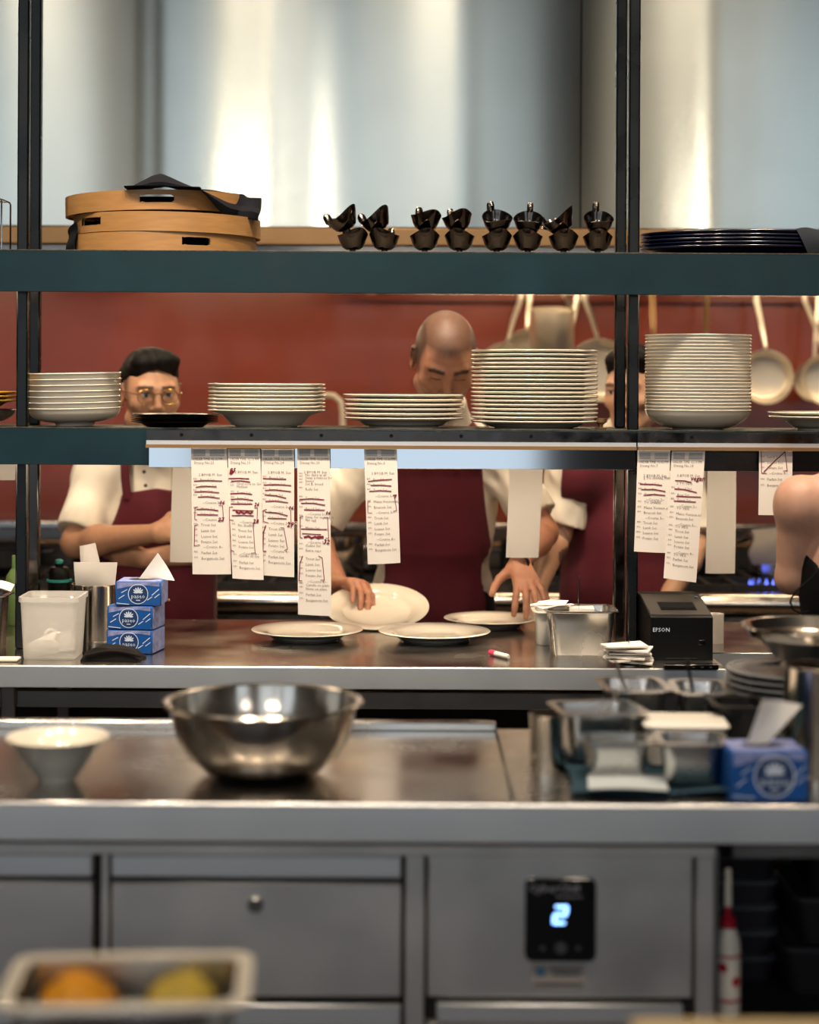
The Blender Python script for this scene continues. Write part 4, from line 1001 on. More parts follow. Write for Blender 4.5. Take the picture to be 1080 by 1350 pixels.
# dark pepper mill
q = P(107, 850, 4.52)
t = thing('pepper_mill', 'slim dark mill with steel top behind the tub', 'mill', (q.x, 4.52, ZP))
mb = MB(True); mb.lathe([(0, 0), (.012, 0), (.0125, .003), (.0125, .100), (.012, .103), (0, .103)], 24); mb.build('body', 'black_pl', t)
mb = MB(True); mb.lathe([(0, .1025), (.0115, .1025), (.012, .106), (.009, .113), (.003, .115), (0, .116)], 24); mb.build('top', 'chrome', t)
# tissue boxes
def logo(mb1, mb2, T, r, yf):
    """ring, palm-leaf emblem and lettering on a front face (x,z plane of T)"""
    def W(x, z, e=0): return T @ Vector((x, yf-e, z))
    n = 32
    for j in range(n):
        a, b = 2*PI*j/n, 2*PI*(j+1)/n
        mb1.add([W(r*.93*math.cos(a), r*.93*math.sin(a)), W(r*.93*math.cos(b), r*.93*math.sin(b)), W(r*math.cos(b), r*math.sin(b)), W(r*math.cos(a), r*math.sin(a))], [(0, 1, 2, 3)])
    for k in range(7):
        a = PI*(.06+.88*k/6); c, s = math.cos(a), math.sin(a); L = r*(.62 if k % 6 else .5); wd = r*.065
        q = [(0, .02), (.45, wd/r*1.0), (.8, wd/r*1.1), (1, 0), (.8, -wd/r*1.1), (.45, -wd/r*1.0)]
        mb1.add([W(c*u*L-s*v*r, r*.08+s*u*L+c*v*r) for u, v in q], [tuple(range(6))])
    text_mb(mb1, 'paseo', r*.62, lambda x, y: W(x, -r*.42+y), 'CENTER', .95)
    mb1.add([W(-r*.2, -r*.66), W(r*.2, -r*.66), W(r*.2, -r*.58), W(-r*.2, -r*.58)], [(0, 1, 2, 3)])
    mb2.add([W(r*.92*math.cos(2*PI*j/n), r*.92*math.sin(2*PI*j/n), -.0002) for j in range(n)], [tuple(range(n))])
def tissue_box(loc, w_, d_, h_, rz, label, lx=0, group='blue tissue boxes', open_=True, sideprint=True):
    t = thing('tissue_box', label, 'tissue box', loc, (0, 0, rz), group)
    mb = MB(True); mb.box((0, 0, h_/2), (w_, d_, h_), .0025); mb.build('carton', 'blue', t)
    m1, m2 = MB(True), MB(True)
    logo(m1, m2, Matrix.Translation((lx, 0, h_*.5)), h_*.42, -d_/2-.0006)
    yf = -d_/2-.0005
    for (x0_, z0_, x1_, z1_) in ((-.42, .3, -.3, .45), (-.36, .55, -.24, .68), (.3, .45, .45, .7), (.36, .35, .46, .5), (-.46, .12, -.2, .07), (.2, .25, .3, .38)):
        m1.ribbon([(x0_*w_, z0_*h_), (x1_*w_, z1_*h_)], .0018, yf)
    m2.build('emblem_disc', 'blue_d', t, smooth=0); m1.build('printed_emblem', 'blue_l', t, smooth=0)
    mb = MB(True); mb.add([(-w_*.46, yf, h_*.97), (w_*.46, yf, h_*.97), (w_*.46, yf, h_*.8), (w_*.2, yf, h_*.86), (-w_*.15, yf, h_*.83), (-w_*.46, yf, h_*.7)], [(0, 5, 4, 3, 2, 1)]); mb.build('printed_band', 'lilac', t, smooth=0)
    mb = MB(True); mb.add([(w_/2+.0005, -d_*.47, h_*.04), (w_/2+.0005, d_*.47, h_*.04), (w_/2+.0005, d_*.47, h_*.96), (w_/2+.0005, -d_*.47, h_*.96)], [(0, 1, 2, 3)]); mb.build('side_print', 'lilac', t, smooth=0)
    if open_:
        mb = MB(True); mb.box((0, 0, h_+.0004), (w_*.9, d_*.85, .0008)); mb.build('top_print', 'lilac', t)
        mb = MB(True); mb.lathe([(0, .0004), (1, .0004), (1, 0)], 24, Matrix.Translation((0, 0, h_+.0009)), sx=w_*.28, sy=d_*.22); mb.build('slot', 'dark', t)
    return t
q = zat(184, 862); k = pxl(1, q.y); hb = 31.2*k
dd = .105
yb_ = q.y+dd/2-.004
tissue_box((P(175, 850, q.y).x, yb_, ZP), 63*k, dd, hb, -.16, 'blue tissue box, lowest of three, half behind the black cloth', lx=0, open_=False)
tissue_box((P(175.5, 830, q.y).x, yb_, ZP+hb+.0006), 62*k, dd, hb, -.16, 'blue tissue box in the middle of the stack of three', lx=-.002, open_=False)
tissue_box((P(183, 790, q.y).x, yb_, ZP+2*hb+.0012), 61*k, dd, hb*1.02, -.02, 'blue tissue box, uppermost of three, tissue pulled out')
D_ = yb_
ztop = ZP+3.02*hb+.003
A = [P(183, 773, D_), P(207, 773, D_), P(231, 765, D_-.02), P(208, 729, D_)]
A[0].z = A[1].z = ztop
mb = MB()
def tsf(u, v):
    p = A[0].lerp(A[1], u).lerp(A[3].lerp(A[2], u), v); p.y += .012*math.sin(PI*u)*v-.01*u*v; return p
mb.sheet(tsf, 8, 8, .0015); tag(mb.build('tissue', 'tissue'), 'white tissue pulled from the uppermost box of the three', 'tissue', 'pulled tissues')
# small wooden stick behind boxes
mb = MB(); mb.tube([P(208, 816, 4.66)+Vector((0, 0, 0)), P(224, 808, 4.66)], .003, 8); st = mb
q1 = zat(206, 836)
mb = MB(); mb.tube([(q1.x-.02, 4.64, ZP+.092), (q1.x+.05, 4.60, ZP+.104)], .0035, 8)
mb.tube([(q1.x-.02, 4.64, ZP+.004), (q1.x-.02, 4.64, ZP+.095)], .004, 8); tag(mb.build('wooden_paddle', 'wood'), 'thin wooden stick poking out behind the tissue boxes', 'stick')
# black folded cloth
q = zat(147, 873); kk = pxl(1, q.y)
mb = MB()
def bc(u, v, top):
    x = (u-.5)*76*kk; y = .062*v
    ex = 1-abs(2*u-1)**4; ev = min(1, v*7)*min(1, (1-v)*5)
    return (q.x+x+(.012*v-.006), q.y+.002+y+.008*math.sin(4*u), ZP+(.004+.028*ex*ev**.5+.003*math.sin(6*u+9*v)*ev if top else .0))
N_ = 14
vs = [bc(i/N_, j/N_, 1) for j in range(N_+1) for i in range(N_+1)]; n1 = len(vs); vs += [bc(i/N_, j/N_, 0) for j in range(N_+1) for i in range(N_+1)]
fs = []
W_ = N_+1
for j in range(N_):
    for i in range(N_):
        a = j*W_+i; fs += [(a, a+1, a+W_+1, a+W_), (n1+a, n1+a+W_, n1+a+W_+1, n1+a+1)]
edge = list(range(W_))+[j*W_+N_ for j in range(1, W_)]+[N_*W_+i for i in range(N_-1, -1, -1)]+[j*W_ for j in range(N_-1, 0, -1)]
for a, b in zip(edge, edge[1:]+edge[:1]): fs.append((a, n1+a, n1+b, b))
mb.add(vs, fs)
fc_ = mb.build('folded_black_cloth', 'black_cloth', smooth=60); tag(fc_, 'thick folded black cloth lying before the tissue boxes', 'cloth')
mb = MB(); mb.tube([(q.x-.066+.132*i/12+.004, q.y+.0005+.008*math.sin(4*i/12), ZP+.014+.010*math.sin(PI*i/12)) for i in range(13)], .0035, 8); mb.build('fold_hem', 'black_cloth', fc_)
# marker pen
q = zat(657, 867)
t = thing('marker_pen', 'white marker pen with pink cap lying on the pass', 'pen', (q.x, q.y, ZP+.0075), (0, 0, -1.05))
mb = MB(True); mb.lathe([(0, -.045), (.0045, -.045), (.0062, -.04), (.0066, .012), (0, .012)], 16, Matrix.Rotation(-PI/2, 4, 'Y') @ Matrix.Rotation(0, 4, 'Z')); mb.build('barrel', 'white_pl', t)
mb = MB(True); mb.lathe([(0, .011), (.0072, .011), (.0072, .030), (.006, .036), (0, .036)], 16, Matrix.Rotation(-PI/2, 4, 'Y')); mb.build('cap', 'pink', t)
# white-rimmed steel pans with a spike of used tickets
q = zat(768, 866); kk = pxl(1, q.y+.02)
gn_pan('inset_pan', 'deep steel inset pan holding used tickets beside the printer', (q.x, q.y+.075, ZP), 97*kk, .16, 59*kk, rim=.008, taper=.84)
gn_pan('inset_pan', 'smaller pale pan tucked behind the deep steel pan', (P(725, 840, q.y+.2).x, q.y+.225, ZP), .088, .12, .085, m='white_pl', rim=.008, taper=.84)
def spike(px, py, Y, n, label, ztop, zb, sx, sy, dz, seed, plab):
    qq = P(px, py, Y)
    t = thing('ticket_spike', label, 'spike', (qq.x, Y, zb), group='ticket spikes')
    mb = MB(); mb.lathe([(0, 0), (.03, 0), (.03, .003), (.004, .005), (0, .005)], 24, Matrix.Translation((qq.x, Y, zb))); mb.build('base', 'steel_dark', t)
    mb = MB(); mb.tube([(qq.x, Y, zb+.004), (qq.x, Y, ztop-.012), (qq.x, Y, ztop)], [.0016, .0016, .0004], 8); mb.build('rod', 'chrome', t)
    rr = random.Random(seed)
    for i in range(n):
        a = rr.uniform(-.8, .8)*(1 if sx < .08 else .45); T = TR((qq.x+rr.uniform(-.012, .008), Y+rr.uniform(-.004, .006), zb+.007+i*dz), a)
        c = [rr.uniform(-.002, .012) for _ in range(4)]
        p = MB()
        def fn(u, v):
            r_ = 1-.12*rr.random()*0
            x, y = (u-.5)*sx*r_, (v-.5)*sy
            zz = (c[0]*(1-u)*(1-v)+c[1]*u*(1-v)+c[2]*u*v+c[3]*(1-u)*v)*(4*max(abs(u-.5), abs(v-.5))**2)*.5
            return T @ Vector((x, y, zz))
        p.sheet(fn, 4, 4, dz*.8, d=(0, 0, 1)); p.build('spiked_ticket', 'paper2', t)
    return t
spike(763, 840, q.y+.075, 9, 'ticket spike standing in the deep steel inset pan', P(763, 758, q.y+.075).z, ZP+.0065, .06, .07, .0105, 4, '')
qs = zat(835, 880)
spike(829, 870, qs.y+.032, 9, 'ticket spike piled with slips in front of the receipt printer', P(836, 781, qs.y+.03).z, ZP, .098, .062, .0046, 8, '')
# loose slips lying over the pan's rim
rr = random.Random(5)
for i in range(5):
    p = MB(); x0_ = P(722+rr.uniform(-6, 8), 815, q.y+.06).x; zz = ZP+59*kk+.001+i*.0022
    a = rr.uniform(-.6, .6); T = TR((x0_+.01, q.y+.09+rr.uniform(-.02, .02), zz), a)
    p.sheet(lambda u, v: T @ Vector(((u-.5)*.075, (v-.5)*.06, -.012*max(0, .4-u)+.003*math.sin(4*v+i))), 5, 5, .0012, d=(0, 0, 1))
    tag(p.build('used_ticket', 'paper2'), 'used ticket, %s, fanned over the corner of the deep steel pan' % ordl(4-i, 5), 'ticket', 'used tickets on the pan corner')
# receipt printer
q = zat(895, 871); Y0 = q.y+.004
xl_, xr_ = P(858, 840, Y0).x, P(940, 840, Y0).x
wq = xr_-xl_; zf = zof(811, Y0)-CT; zb_ = zof(780, Y0+.19)-CT+.004
t = thing('receipt_printer', 'black receipt printer with sloping top beside the ticket spike', 'printer', ((xl_+xr_)/2, Y0+.09, ZP))
mb = MB()
for_ = [(Y0, 0), (Y0, zf-.003), (Y0+.003, zf), (Y0+.13, zb_), (Y0+.19, zb_), (Y0+.19, 0)]
L = []
shift = P(838, 785, Y0+.17).x-xl_
for xx, ins in ((0, .002), (.002, 0), (1-.002, 0), (1, .002)):
    pass
def prn(x): return [(x+(-.018)*(y-Y0)/.19, y, CT+.0004+z) for y, z in for_]
mb.loops([prn(xl_), prn(xr_)]); mb.build('casing', 'black_pl', t)
# lid panel on the slope
def slope(u, v, e=0):
    y = Y0+.006+.12*v; z = CT+zf+(zb_-zf)*(y-Y0-.003)/.127+e; return (xl_+wq*u-.018*(y-Y0)/.19, y, z+.0006)
def quad_slab(a, b, c, d_, e0, e1):
    mb = MB(); mb.loops([[slope(a, c, e0), slope(b, c, e0), slope(b, d_, e0), slope(a, d_, e0)], [slope(a, c, e1), slope(b, c, e1), slope(b, d_, e1), slope(a, d_, e1)]]); return mb
quad_slab(.015, .985, .01, .98, 0, .002).build('top_cover', 'print_top', t)
quad_slab(.22, .80, .22, .58, .002, .0035).build('slot_frame', 'black_pl', t)
quad_slab(.24, .78, .28, .54, .0036, .0042).build('paper_slot', 'dress', t)
mb = MB(); q2 = slope(.9, .8, .003); mb.lathe([(0, .003), (.004, .0025), (.004, 0)], 14, Matrix.Translation(q2)); mb.build('power_button', 'sticker_blue', t)
lt = MB(); text_mb(lt, 'EPSON', .0135, lambda x, y: (xl_+wq*.03+x, Y0-.0008, zof(831, Y0)+y)); lt.build('lettering', 'blue_l', t, smooth=0)
MB().box((xl_+wq*.83, Y0-.001, zof(845, Y0)), (.016, .002, .012), .001).build('side_switch', 'black', t)
MB().box(((xl_+xr_)/2, Y0-.0005, zof(866, Y0)), (wq*.5, .0015, .001)).build('seam_line', 'print_top', t)
# flat black device before the printer
qd = zat(914, 883)
t = thing('flat_black_device', 'flat black device lying in front of the printer', 'device', (qd.x, qd.y+.012, ZP))
mb = MB(); mb.box((qd.x-.004, qd.y+.008, ZP+.006), (.125, .026, .012), .002); mb.build('body', 'black', t)
for dx in (.0, .02, .04): MB().box((qd.x+dx, qd.y-.0055, ZP+.006), (.006, .001, .002)).build('mark', 'grey_dim', t)
# paper roll
Dr = 4.62
qr = P(945, 853, Dr); mb = MB(True); hh = zof(807, Dr)-CT
mb.lathe([(.008, 0), (.0215, 0), (.0215, hh), (.008, hh), (.008, 0)], 36); o = mb.build('paper_roll', 'paper2'); tag(o, 'white receipt roll standing on end beside the printer', 'paper roll'); o.location = (P(943, 840, Dr).x, Dr, ZP)
# something green in the dark beneath the pass
mb = MB(True); rloops(mb, [(.13, .2, .03, 0), (.15, .22, .03, .14), (.14, .21, .03, .14), (.122, .19, .03, .006)])
o = mb.build('green_tub', 'green_d'); tag(o, 'green plastic tub on the dark shelf under the pass', 'tub'); q = P(517, 940, 4.5); o.location = (q.x, 4.55, .2605); 

# ================================================================ front counter things
ZC = CT+.0004
def cat_(px, py): D = Dz(py, CT, px); return P(px, py, D)
# big mixing bowl
q = cat_(345, 1028); Dm = q.y+.05; kb = pxl(1, Dm)
R = 122*kb; hh = .122
t = thing('mixing_bowl', 'large shallow steel mixing bowl standing on the front worktop', 'bowl', (P(347, 1000, Dm).x, Dm, ZC))
prof = [(0, .002), (R*.45, .002), (R*.62, .008), (R*.8, .030), (R*.92, .062), (R*.985, .100), (R, hh)]
mb = MB(True); mb.lathe([(0, 0), (R*.45, 0)]+[(r+.0015, z-.0006) for r, z in prof[2:]]+[(r, z) for r, z in reversed(prof)], 64); mb.build('body', 'polish', t)
mb = MB(True); mb.lathe([(R-.0005, hh-.001), (R+.010, hh+.002), (R+.014, hh-.001), (R+.014, hh-.004), (R+.009, hh-.0015), (R+.001, hh-.005)], 64); mb.build('rolled_rim', 'polish', t)
for dx, cl in ((-.08, 'redp'), (.01, 'potato')):
    pass
# white bowl
q = cat_(78, 1034); Dm = q.y+.03; kb = pxl(1, Dm); R = 68*kb
t = thing('white_bowl', 'white porcelain bowl with wide flared rim on the front worktop', 'bowl', (P(76, 1000, Dm).x, Dm, ZC))
mb = MB(True); h2 = .073
mb.lathe([(0, .006), (R*.30, .006), (R*.45, .02), (R*.66, .045), (R*.85, .066), (R-.001, h2), (R, h2-.001), (R-.002, h2-.003), (R*.86, .062), (R*.68, .040), (R*.48, .016), (R*.38, .006), (R*.36, 0), (R*.32, 0), (R*.30, .004), (0, .004)], 56); mb.build('body', 'china', t)
# steel shaker/cup
q = cat_(722, 1021); kb = pxl(1, q.y+.03); r = 22*kb
t = thing('steel_cup', 'plain steel cup standing beside the blue cloth', 'cup', (q.x, q.y+.03, ZC))
mb = MB(True); hh = zof(941, q.y+.03)-CT
mb.lathe([(0, 0), (r*.95, 0), (r, .004), (r, hh-.002), (r+.0015, hh), (r-.001, hh), (r-.0015, .004), (0, .003)], 36); mb.build('body', 'polish', t)
# blue cloth and white sheet under the pans
mb = MB()
def blc(u, v):
    px = 742+225*u; return (P(px, 1040, 3.05).x+.01*math.sin(5*v), 2.90+.36*v, ZC+.0085+.0025*math.sin(9*u+4*v)+.002*math.sin(17*v-6*u))
mb.sheet(blc, 30, 24, .003, d=(0, 0, -1)); tag(mb.build('blue_cloth', 'bluecloth'), 'crumpled dark blue cloth spread beneath the small pans', 'cloth')
mb = MB()
def whs(u, v): return (P(772+104*u+8*v, 1040, 2.93).x, 2.885+.11*v, ZC+.0165+.002*math.sin(4*u))
mb.sheet(whs, 8, 6, .001, d=(0, 0, -1)); tag(mb.build('white_sheet', 'sheet_grey'), 'white paper sheet lying on the blue cloth at the counter edge', 'paper')
ZB = ZC+.0136
# small pans, rim pixel boxes
def well(px0, px1, pyb, D, dp_, h, label, z=ZB, rz=0, m='steel', **k):
    x = (P(px0, pyb, D).x+P(px1, pyb, D).x)/2
    return gn_pan('small_pan', label, (x, D, z), pxl(px1-px0, D), dp_, h, m, rz, group='small pans beside the blue tissue box', **k)
rack = thing('pan_rack', 'low black rack raising the rear row of small pans', 'rack', (P(830, 930, 3.34).x, 3.33, ZC))
for x0_, x1_ in ((770, 962),):
    xx0, xx1 = P(x0_, 930, 3.33).x, P(x1_, 930, 3.33).x
    MB().box(((xx0+xx1)/2, 3.33, CT+.034), (xx1-xx0, .2, .008), .002).build('platform', 'pan_black', rack)
    for xx in (xx0+.012, xx1-.012):
        for yy in (3.245, 3.415): MB().box((xx, yy, CT+.0154), (.018, .018, .03), .002).build('foot', 'pan_black', rack)
ZR = CT+.0384
well(790, 880, 905, 3.34, .165, .07, 'small steel pan with spoon at the rear, nearest the used tickets', z=ZR, rz=.06)
well(884, 962, 905, 3.34, .165, .066, 'small steel pan at the rear holding a black-handled spoon', z=ZR, rz=-.06)
well(728, 846, 950, 3.17, .15, .082, 'steel pan at the left of the group, tipped on the cloth', rz=.16)
well(760, 862, 980, 3.02, .10, .058, 'low steel pan at the front of the group over the white sheet', rz=.03)
well(862, 958, 985, 2.985, .125, .066, 'steel pan with sauce-stained front beside the blue tissue box', rz=-.08)
well(934, 1012, 930, 3.2, .12, .088, 'dark square pan beside the grey plate stack', m='pan_black')
t = thing('plastic_box', 'white plastic box with lid among the small steel pans', 'box', (P(902, 950, 3.13).x, 3.13, ZB), (0, 0, -.05))
mb = MB(True); rloops(mb, [(.125, .10, .014, 0), (.135, .11, .015, .06)]); mb.build('body', 'white_pl', t)
mb = MB(True); rloops(mb, [(.142, .116, .016, .0602), (.146, .12, .016, .066), (.138, .112, .015, .07)]); mb.build('lid', 'white_pl', t)
def spoon(a, b, m, label):
    t = thing('spoon', label, 'spoon', a, group='spoons in the small pans')
    a, b = Vector(a), Vector(b)
    mb = MB(); mb.tube([a, a.lerp(b, .5), b], [.0035, .004, .0055], 8, flat=.6); mb.build('handle', m, t)
    mb = MB(); mb.lathe([(0, -.006), (.012, -.004), (.017, .002), (.0155, .002), (.011, -.002), (0, -.0045)], 20, Matrix.Translation(a+Vector((0, .004, .004))), sx=1, sy=1.4); mb.build('bowl', 'polish', t)
q = P(838, 900, 3.34); spoon((q.x, 3.34, ZR+.014), (P(810, 868, 3.36).x, 3.36, zof(868, 3.36)), 'steel', 'steel spoon standing in the rear pan nearest the tickets')
q = P(920, 900, 3.34); spoon((q.x, 3.34, ZR+.014), (P(906, 868, 3.35).x, 3.35, zof(868, 3.35)), 'black_pl', 'black-handled spoon standing in the rear pan')
# grey plates with a steel bowl on top
Dg = 3.36; ps = plate_prof(.13, .085, .012, .006, .006)
xg = 1052
stack('grey_plate', ps, 10, .0125, xg, Dg, 'grey_china', lambda o: 'grey plate, %s, stack under the edge bowl' % o, 'grey plates at the counter end', z=ZC)
zt = ZC+9*.0125+.024
t = thing('steel_bowl', 'deep steel bowl sitting on the stack of grey plates', 'bowl', (P(1078, 860, 3.38).x, 3.38, zt))
R = pxl(94, 3.38); hh = zof(822, 3.38)-zt
mb = MB(True); pr_ = [(0, .002), (R*.36, .002), (R*.58, .016), (R*.8, .05), (R*.93, hh*.75), (R, hh)]
mb.lathe([(0, 0), (R*.36, 0)]+[(r+.0015, z-.0005) for r, z in pr_[2:]]+[(r, z) for r, z in reversed(pr_)], 56); mb.build('body', 'polish', t)
mb = MB(True); mb.lathe([(R, hh-.001), (R+.006, hh+.001), (R+.008, hh-.003), (R+.001, hh-.004)], 56); mb.build('rolled_rim', 'polish', t)
# tall steel pot at the counter end
Dp = 3.09; kb = pxl(1, Dp); R = 40*kb
t = thing('bain_marie_pot', 'tall polished steel pot behind the blue tissue box', 'pot', (P(1074, 950, Dp).x, Dp, ZC))
hh = zof(874, Dp)-CT
mb = MB(True); mb.lathe([(0, 0), (R*.96, 0), (R, .005), (R, hh-.004), (R+.003, hh), (R-.001, hh), (R-.002, .005), (0, .004)], 44); mb.build('body', 'polish', t)
# blue tissue box at the counter end
q = cat_(1018, 1058)
kb = pxl(1, q.y)
tissue_box((P(1014, 1030, q.y).x, q.y+.055, ZC), 104*kb, .10, 66*kb, .04, 'blue tissue box alone on the front worktop, tissue hanging out', lx=.008, group='blue tissue boxes')
zt = ZC+66*kb+.003; Dq = q.y+.05
A2 = [P(985, 990, Dq), P(1012, 990, Dq), P(1056, 928, Dq), P(1003, 922, Dq)]
A2[0].z = A2[1].z = zt
mb = MB()
def tsg(u, v):
    p = A2[0].lerp(A2[1], u).lerp(A2[3].lerp(A2[2], u), v); p.y += .015*math.sin(PI*u)*v-.012*v; return p
mb.sheet(tsg, 8, 10, .0015); tag(mb.build('tissue', 'tissue'), 'white tissue standing out of the lone blue box', 'tissue', 'pulled tissues')
# ---------------------------------------------------------------- nearest table with tray
TB = EYE-.72
tb = thing('near_table', 'steel table below the picture edge carrying the food tray', 'table', (0, 1.6, 0))
MB().box((0, 1.66, TB-.02), (2.4, .70, .04), .003).build('top', 'steel', tb)
for x in (-1.1, 1.1):
    for y in (1.36, 1.96): MB().box((x, y, (TB-.04)/2), (.04, .04, TB-.04), .004).build('leg', 'steel_dark', tb)
tr = gn_pan('food_tray', 'small pale-rimmed tray of golden food, blurred, nearest the camera', (P(168, 1290, 2.0).x+.004, 1.985, TB), .268, .185, .064, m='china', rz=.06, rim=.016, taper=.92, wallm='steel', group=None, cat='tray')
base = Vector(tr.location)
for i, (dx, dy, rr_, m, nm) in enumerate(((-.056, .0, .036, 'potato', 'heap of golden food filling the left half of the tray'), (.056, .003, .034, 'herb', 'heap of paler yellow food filling the right half of the tray'))):
    o = crumple('golden_food', nm, (base.x+dx, base.y+dy, base.z+.0085), rr_, (1.08, 1.38, .88), m, 20+i, cat='food', amp=.25)
mb = MB(True); mb.lathe([(0, 0), (.018, 0), (.022, .03), (.02, .03), (.016, .003), (0, .003)], 20); o = mb.build('sauce_cup', 'polish'); tag(o, 'tiny steel cup between the two heaps in the tray', 'cup'); o.location = (base.x+.0, base.y-.01, base.z+.0065)
mb = MB(); mb.sheet(lambda u, v: (base.x-.105+.21*u, base.y-.105-.004*math.sin(7*u), TB+.002+.03*v), 10, 4, .004, d=(0, -1, 0)); tag(mb.build('red_towel', 'terracotta'), 'rust-red folded towel against the front of the food tray', 'towel')
bd = MB(); bd.box((.242+.17, 1.977-.15, TB+.0145), (.34, .3, .028), .004)
o = bd.build('cutting_board', 'board'); tag(o, 'cream cutting board just showing at the bottom edge', 'board')
# ================================================================ people: bodies grown from blended distance fields
class SDF:
    def __init__(s): s.p = []
    def cap(s, a, b, ra, rb=None, k=.02, sg=1, cut=False):
        a, b = np.array(a, float), np.array(b, float); rb = ra if rb is None else rb
        s.p.append(('c', a, b, ra, rb, k, sg, cut, (a+b)/2, np.linalg.norm(b-a)/2+max(ra, rb))); return s
    def ell(s, c, r, R=None, k=.02, sg=1):
        c = np.array(c, float); r = np.array(r, float); R = np.eye(3) if R is None else np.array(R, float)
        s.p.append(('e', c, r, R, None, k, sg, False, c, r.max())); return s
    def eval(s, Q, idx=None):
        d = np.full(len(Q), 10.0)
        for i in (range(len(s.p)) if idx is None else idx):
            t = s.p[i]
            if t[0] == 'c':
                a, b, ra, rb = t[1:5]; ba = b-a; L2 = max(ba.dot(ba), 1e-9); pa = Q-a
                h0 = pa.dot(ba)/L2; h = np.clip(h0, 0, 1)
                di = np.linalg.norm(pa-h[:, None]*ba, axis=1)-(ra+(rb-ra)*h)
                if t[7]: di = np.maximum(di, (h0-1)*math.sqrt(L2))
            else:
                q = (Q-t[1]).dot(t[3]); r = t[2]
                k0 = np.linalg.norm(q/r, axis=1); k1 = np.linalg.norm(q/(r*r), axis=1)+1e-9; di = k0*(k0-1)/k1
                di = np.maximum(di, -r.min())
            k = t[5]
            if t[6] > 0:
                h = np.clip(.5+.5*(di-d)/k, 0, 1); d = di*(1-h)+d*h-k*h*(1-h)
            else:
                di = -di; h = np.clip(.5-.5*(di-d)/k, 0, 1); d = di*(1-h)+d*h+k*h*(1-h)
        return d
    def mesh(s, vox, post=None, lo=None, hi=None):
        C = np.array([t[8] for t in s.p]); Rr = np.array([t[9] for t in s.p]); K = np.array([t[5] for t in s.p])
        pos = np.array([t[6] > 0 for t in s.p])
        l = (C-Rr[:, None])[pos].min(0)-4*vox; h_ = (C+Rr[:, None])[pos].max(0)+4*vox
        if lo is not None: l = np.maximum(l, lo)
        if hi is not None: h_ = np.minimum(h_, hi)
        B = 10; nb = np.ceil((h_-l)/(vox*B)).astype(int); n = nb*B
        V = np.empty(n, np.float32)
        bc = np.stack(np.meshgrid(*[np.arange(k) for k in nb], indexing='ij'), -1).reshape(-1, 3)
        cen = l+(bc*B+(B-1)/2)*vox
        dc = s.eval(cen)
        if post: dc = post(cen, dc)
        hd = vox*B*.87
        V5 = V.reshape(nb[0], B, nb[1], B, nb[2], B)
        V5[...] = dc.reshape(nb)[:, None, :, None, :, None]
        loc = np.stack(np.meshgrid(*[np.arange(B)]*3, indexing='ij'), -1).reshape(-1, 3)*vox
        for i in np.nonzero(np.abs(dc) < hd*1.35+.006)[0]:
            m = np.nonzero(np.linalg.norm(C-cen[i], axis=1)-Rr < hd+K+.02)[0]
            if not len(m): continue
            Q = l+bc[i]*B*vox+loc
            d = s.eval(Q, m)
            if post: d = post(Q, d)
            b = bc[i]; V5[b[0], :, b[1], :, b[2], :] = d.reshape(B, B, B)
        return nets(V, l, vox)
def nets(V, l, vox):
    ins = V < 0; nx, ny, nz = V.shape
    cnt = np.zeros((nx-1, ny-1, nz-1), np.int8)
    for dx in (0, 1):
        for dy in (0, 1):
            for dz in (0, 1): cnt += ins[dx:nx-1+dx, dy:ny-1+dy, dz:nz-1+dz]
    act = (cnt > 0) & (cnt < 8)
    I = np.argwhere(act); idm = np.full(act.shape, -1, np.int32); idm[act] = np.arange(len(I))
    acc = np.zeros((len(I), 3)); num = np.zeros(len(I))
    cs = np.array([(x, y, z) for x in (0, 1) for y in (0, 1) for z in (0, 1)])
    val = {tuple(c): V[I[:, 0]+c[0], I[:, 1]+c[1], I[:, 2]+c[2]].astype(float) for c in cs}
    for a in cs:
        for ax in range(3):
            if a[ax]: continue
            b = a.copy(); b[ax] = 1; va, vb = val[tuple(a)], val[tuple(b)]
            m = (va < 0) != (vb < 0); t = np.where(m, va/(va-vb+1e-12), 0)
            p = a+np.outer(t, (b-a)); acc += p*m[:, None]; num += m
    verts = l+(I+acc/num[:, None])*vox
    F = []
    for ax in range(3):
        o1, o2 = [(1, 2), (2, 0), (0, 1)][ax]
        s0 = [slice(None)]*3; s1 = [slice(None)]*3; s0[ax] = slice(0, -1); s1[ax] = slice(1, None)
        A, Bm = ins[tuple(s0)], ins[tuple(s1)]
        E = np.argwhere(A != Bm)
        E = E[(E[:, o1] > 0) & (E[:, o2] > 0) & (E[:, o1] < V.shape[o1]-1) & (E[:, o2] < V.shape[o2]-1)]
        fl = A[E[:, 0], E[:, 1], E[:, 2]]
        def g(d1, d2):
            q = E.copy(); q[:, o1] -= d1; q[:, o2] -= d2; return idm[q[:, 0], q[:, 1], q[:, 2]]
        q = np.stack([g(1, 1), g(0, 1), g(0, 0), g(1, 0)], 1); q[~fl] = q[~fl][:, ::-1]
        F.append(q[(q >= 0).all(1)])
    return verts, np.concatenate(F)
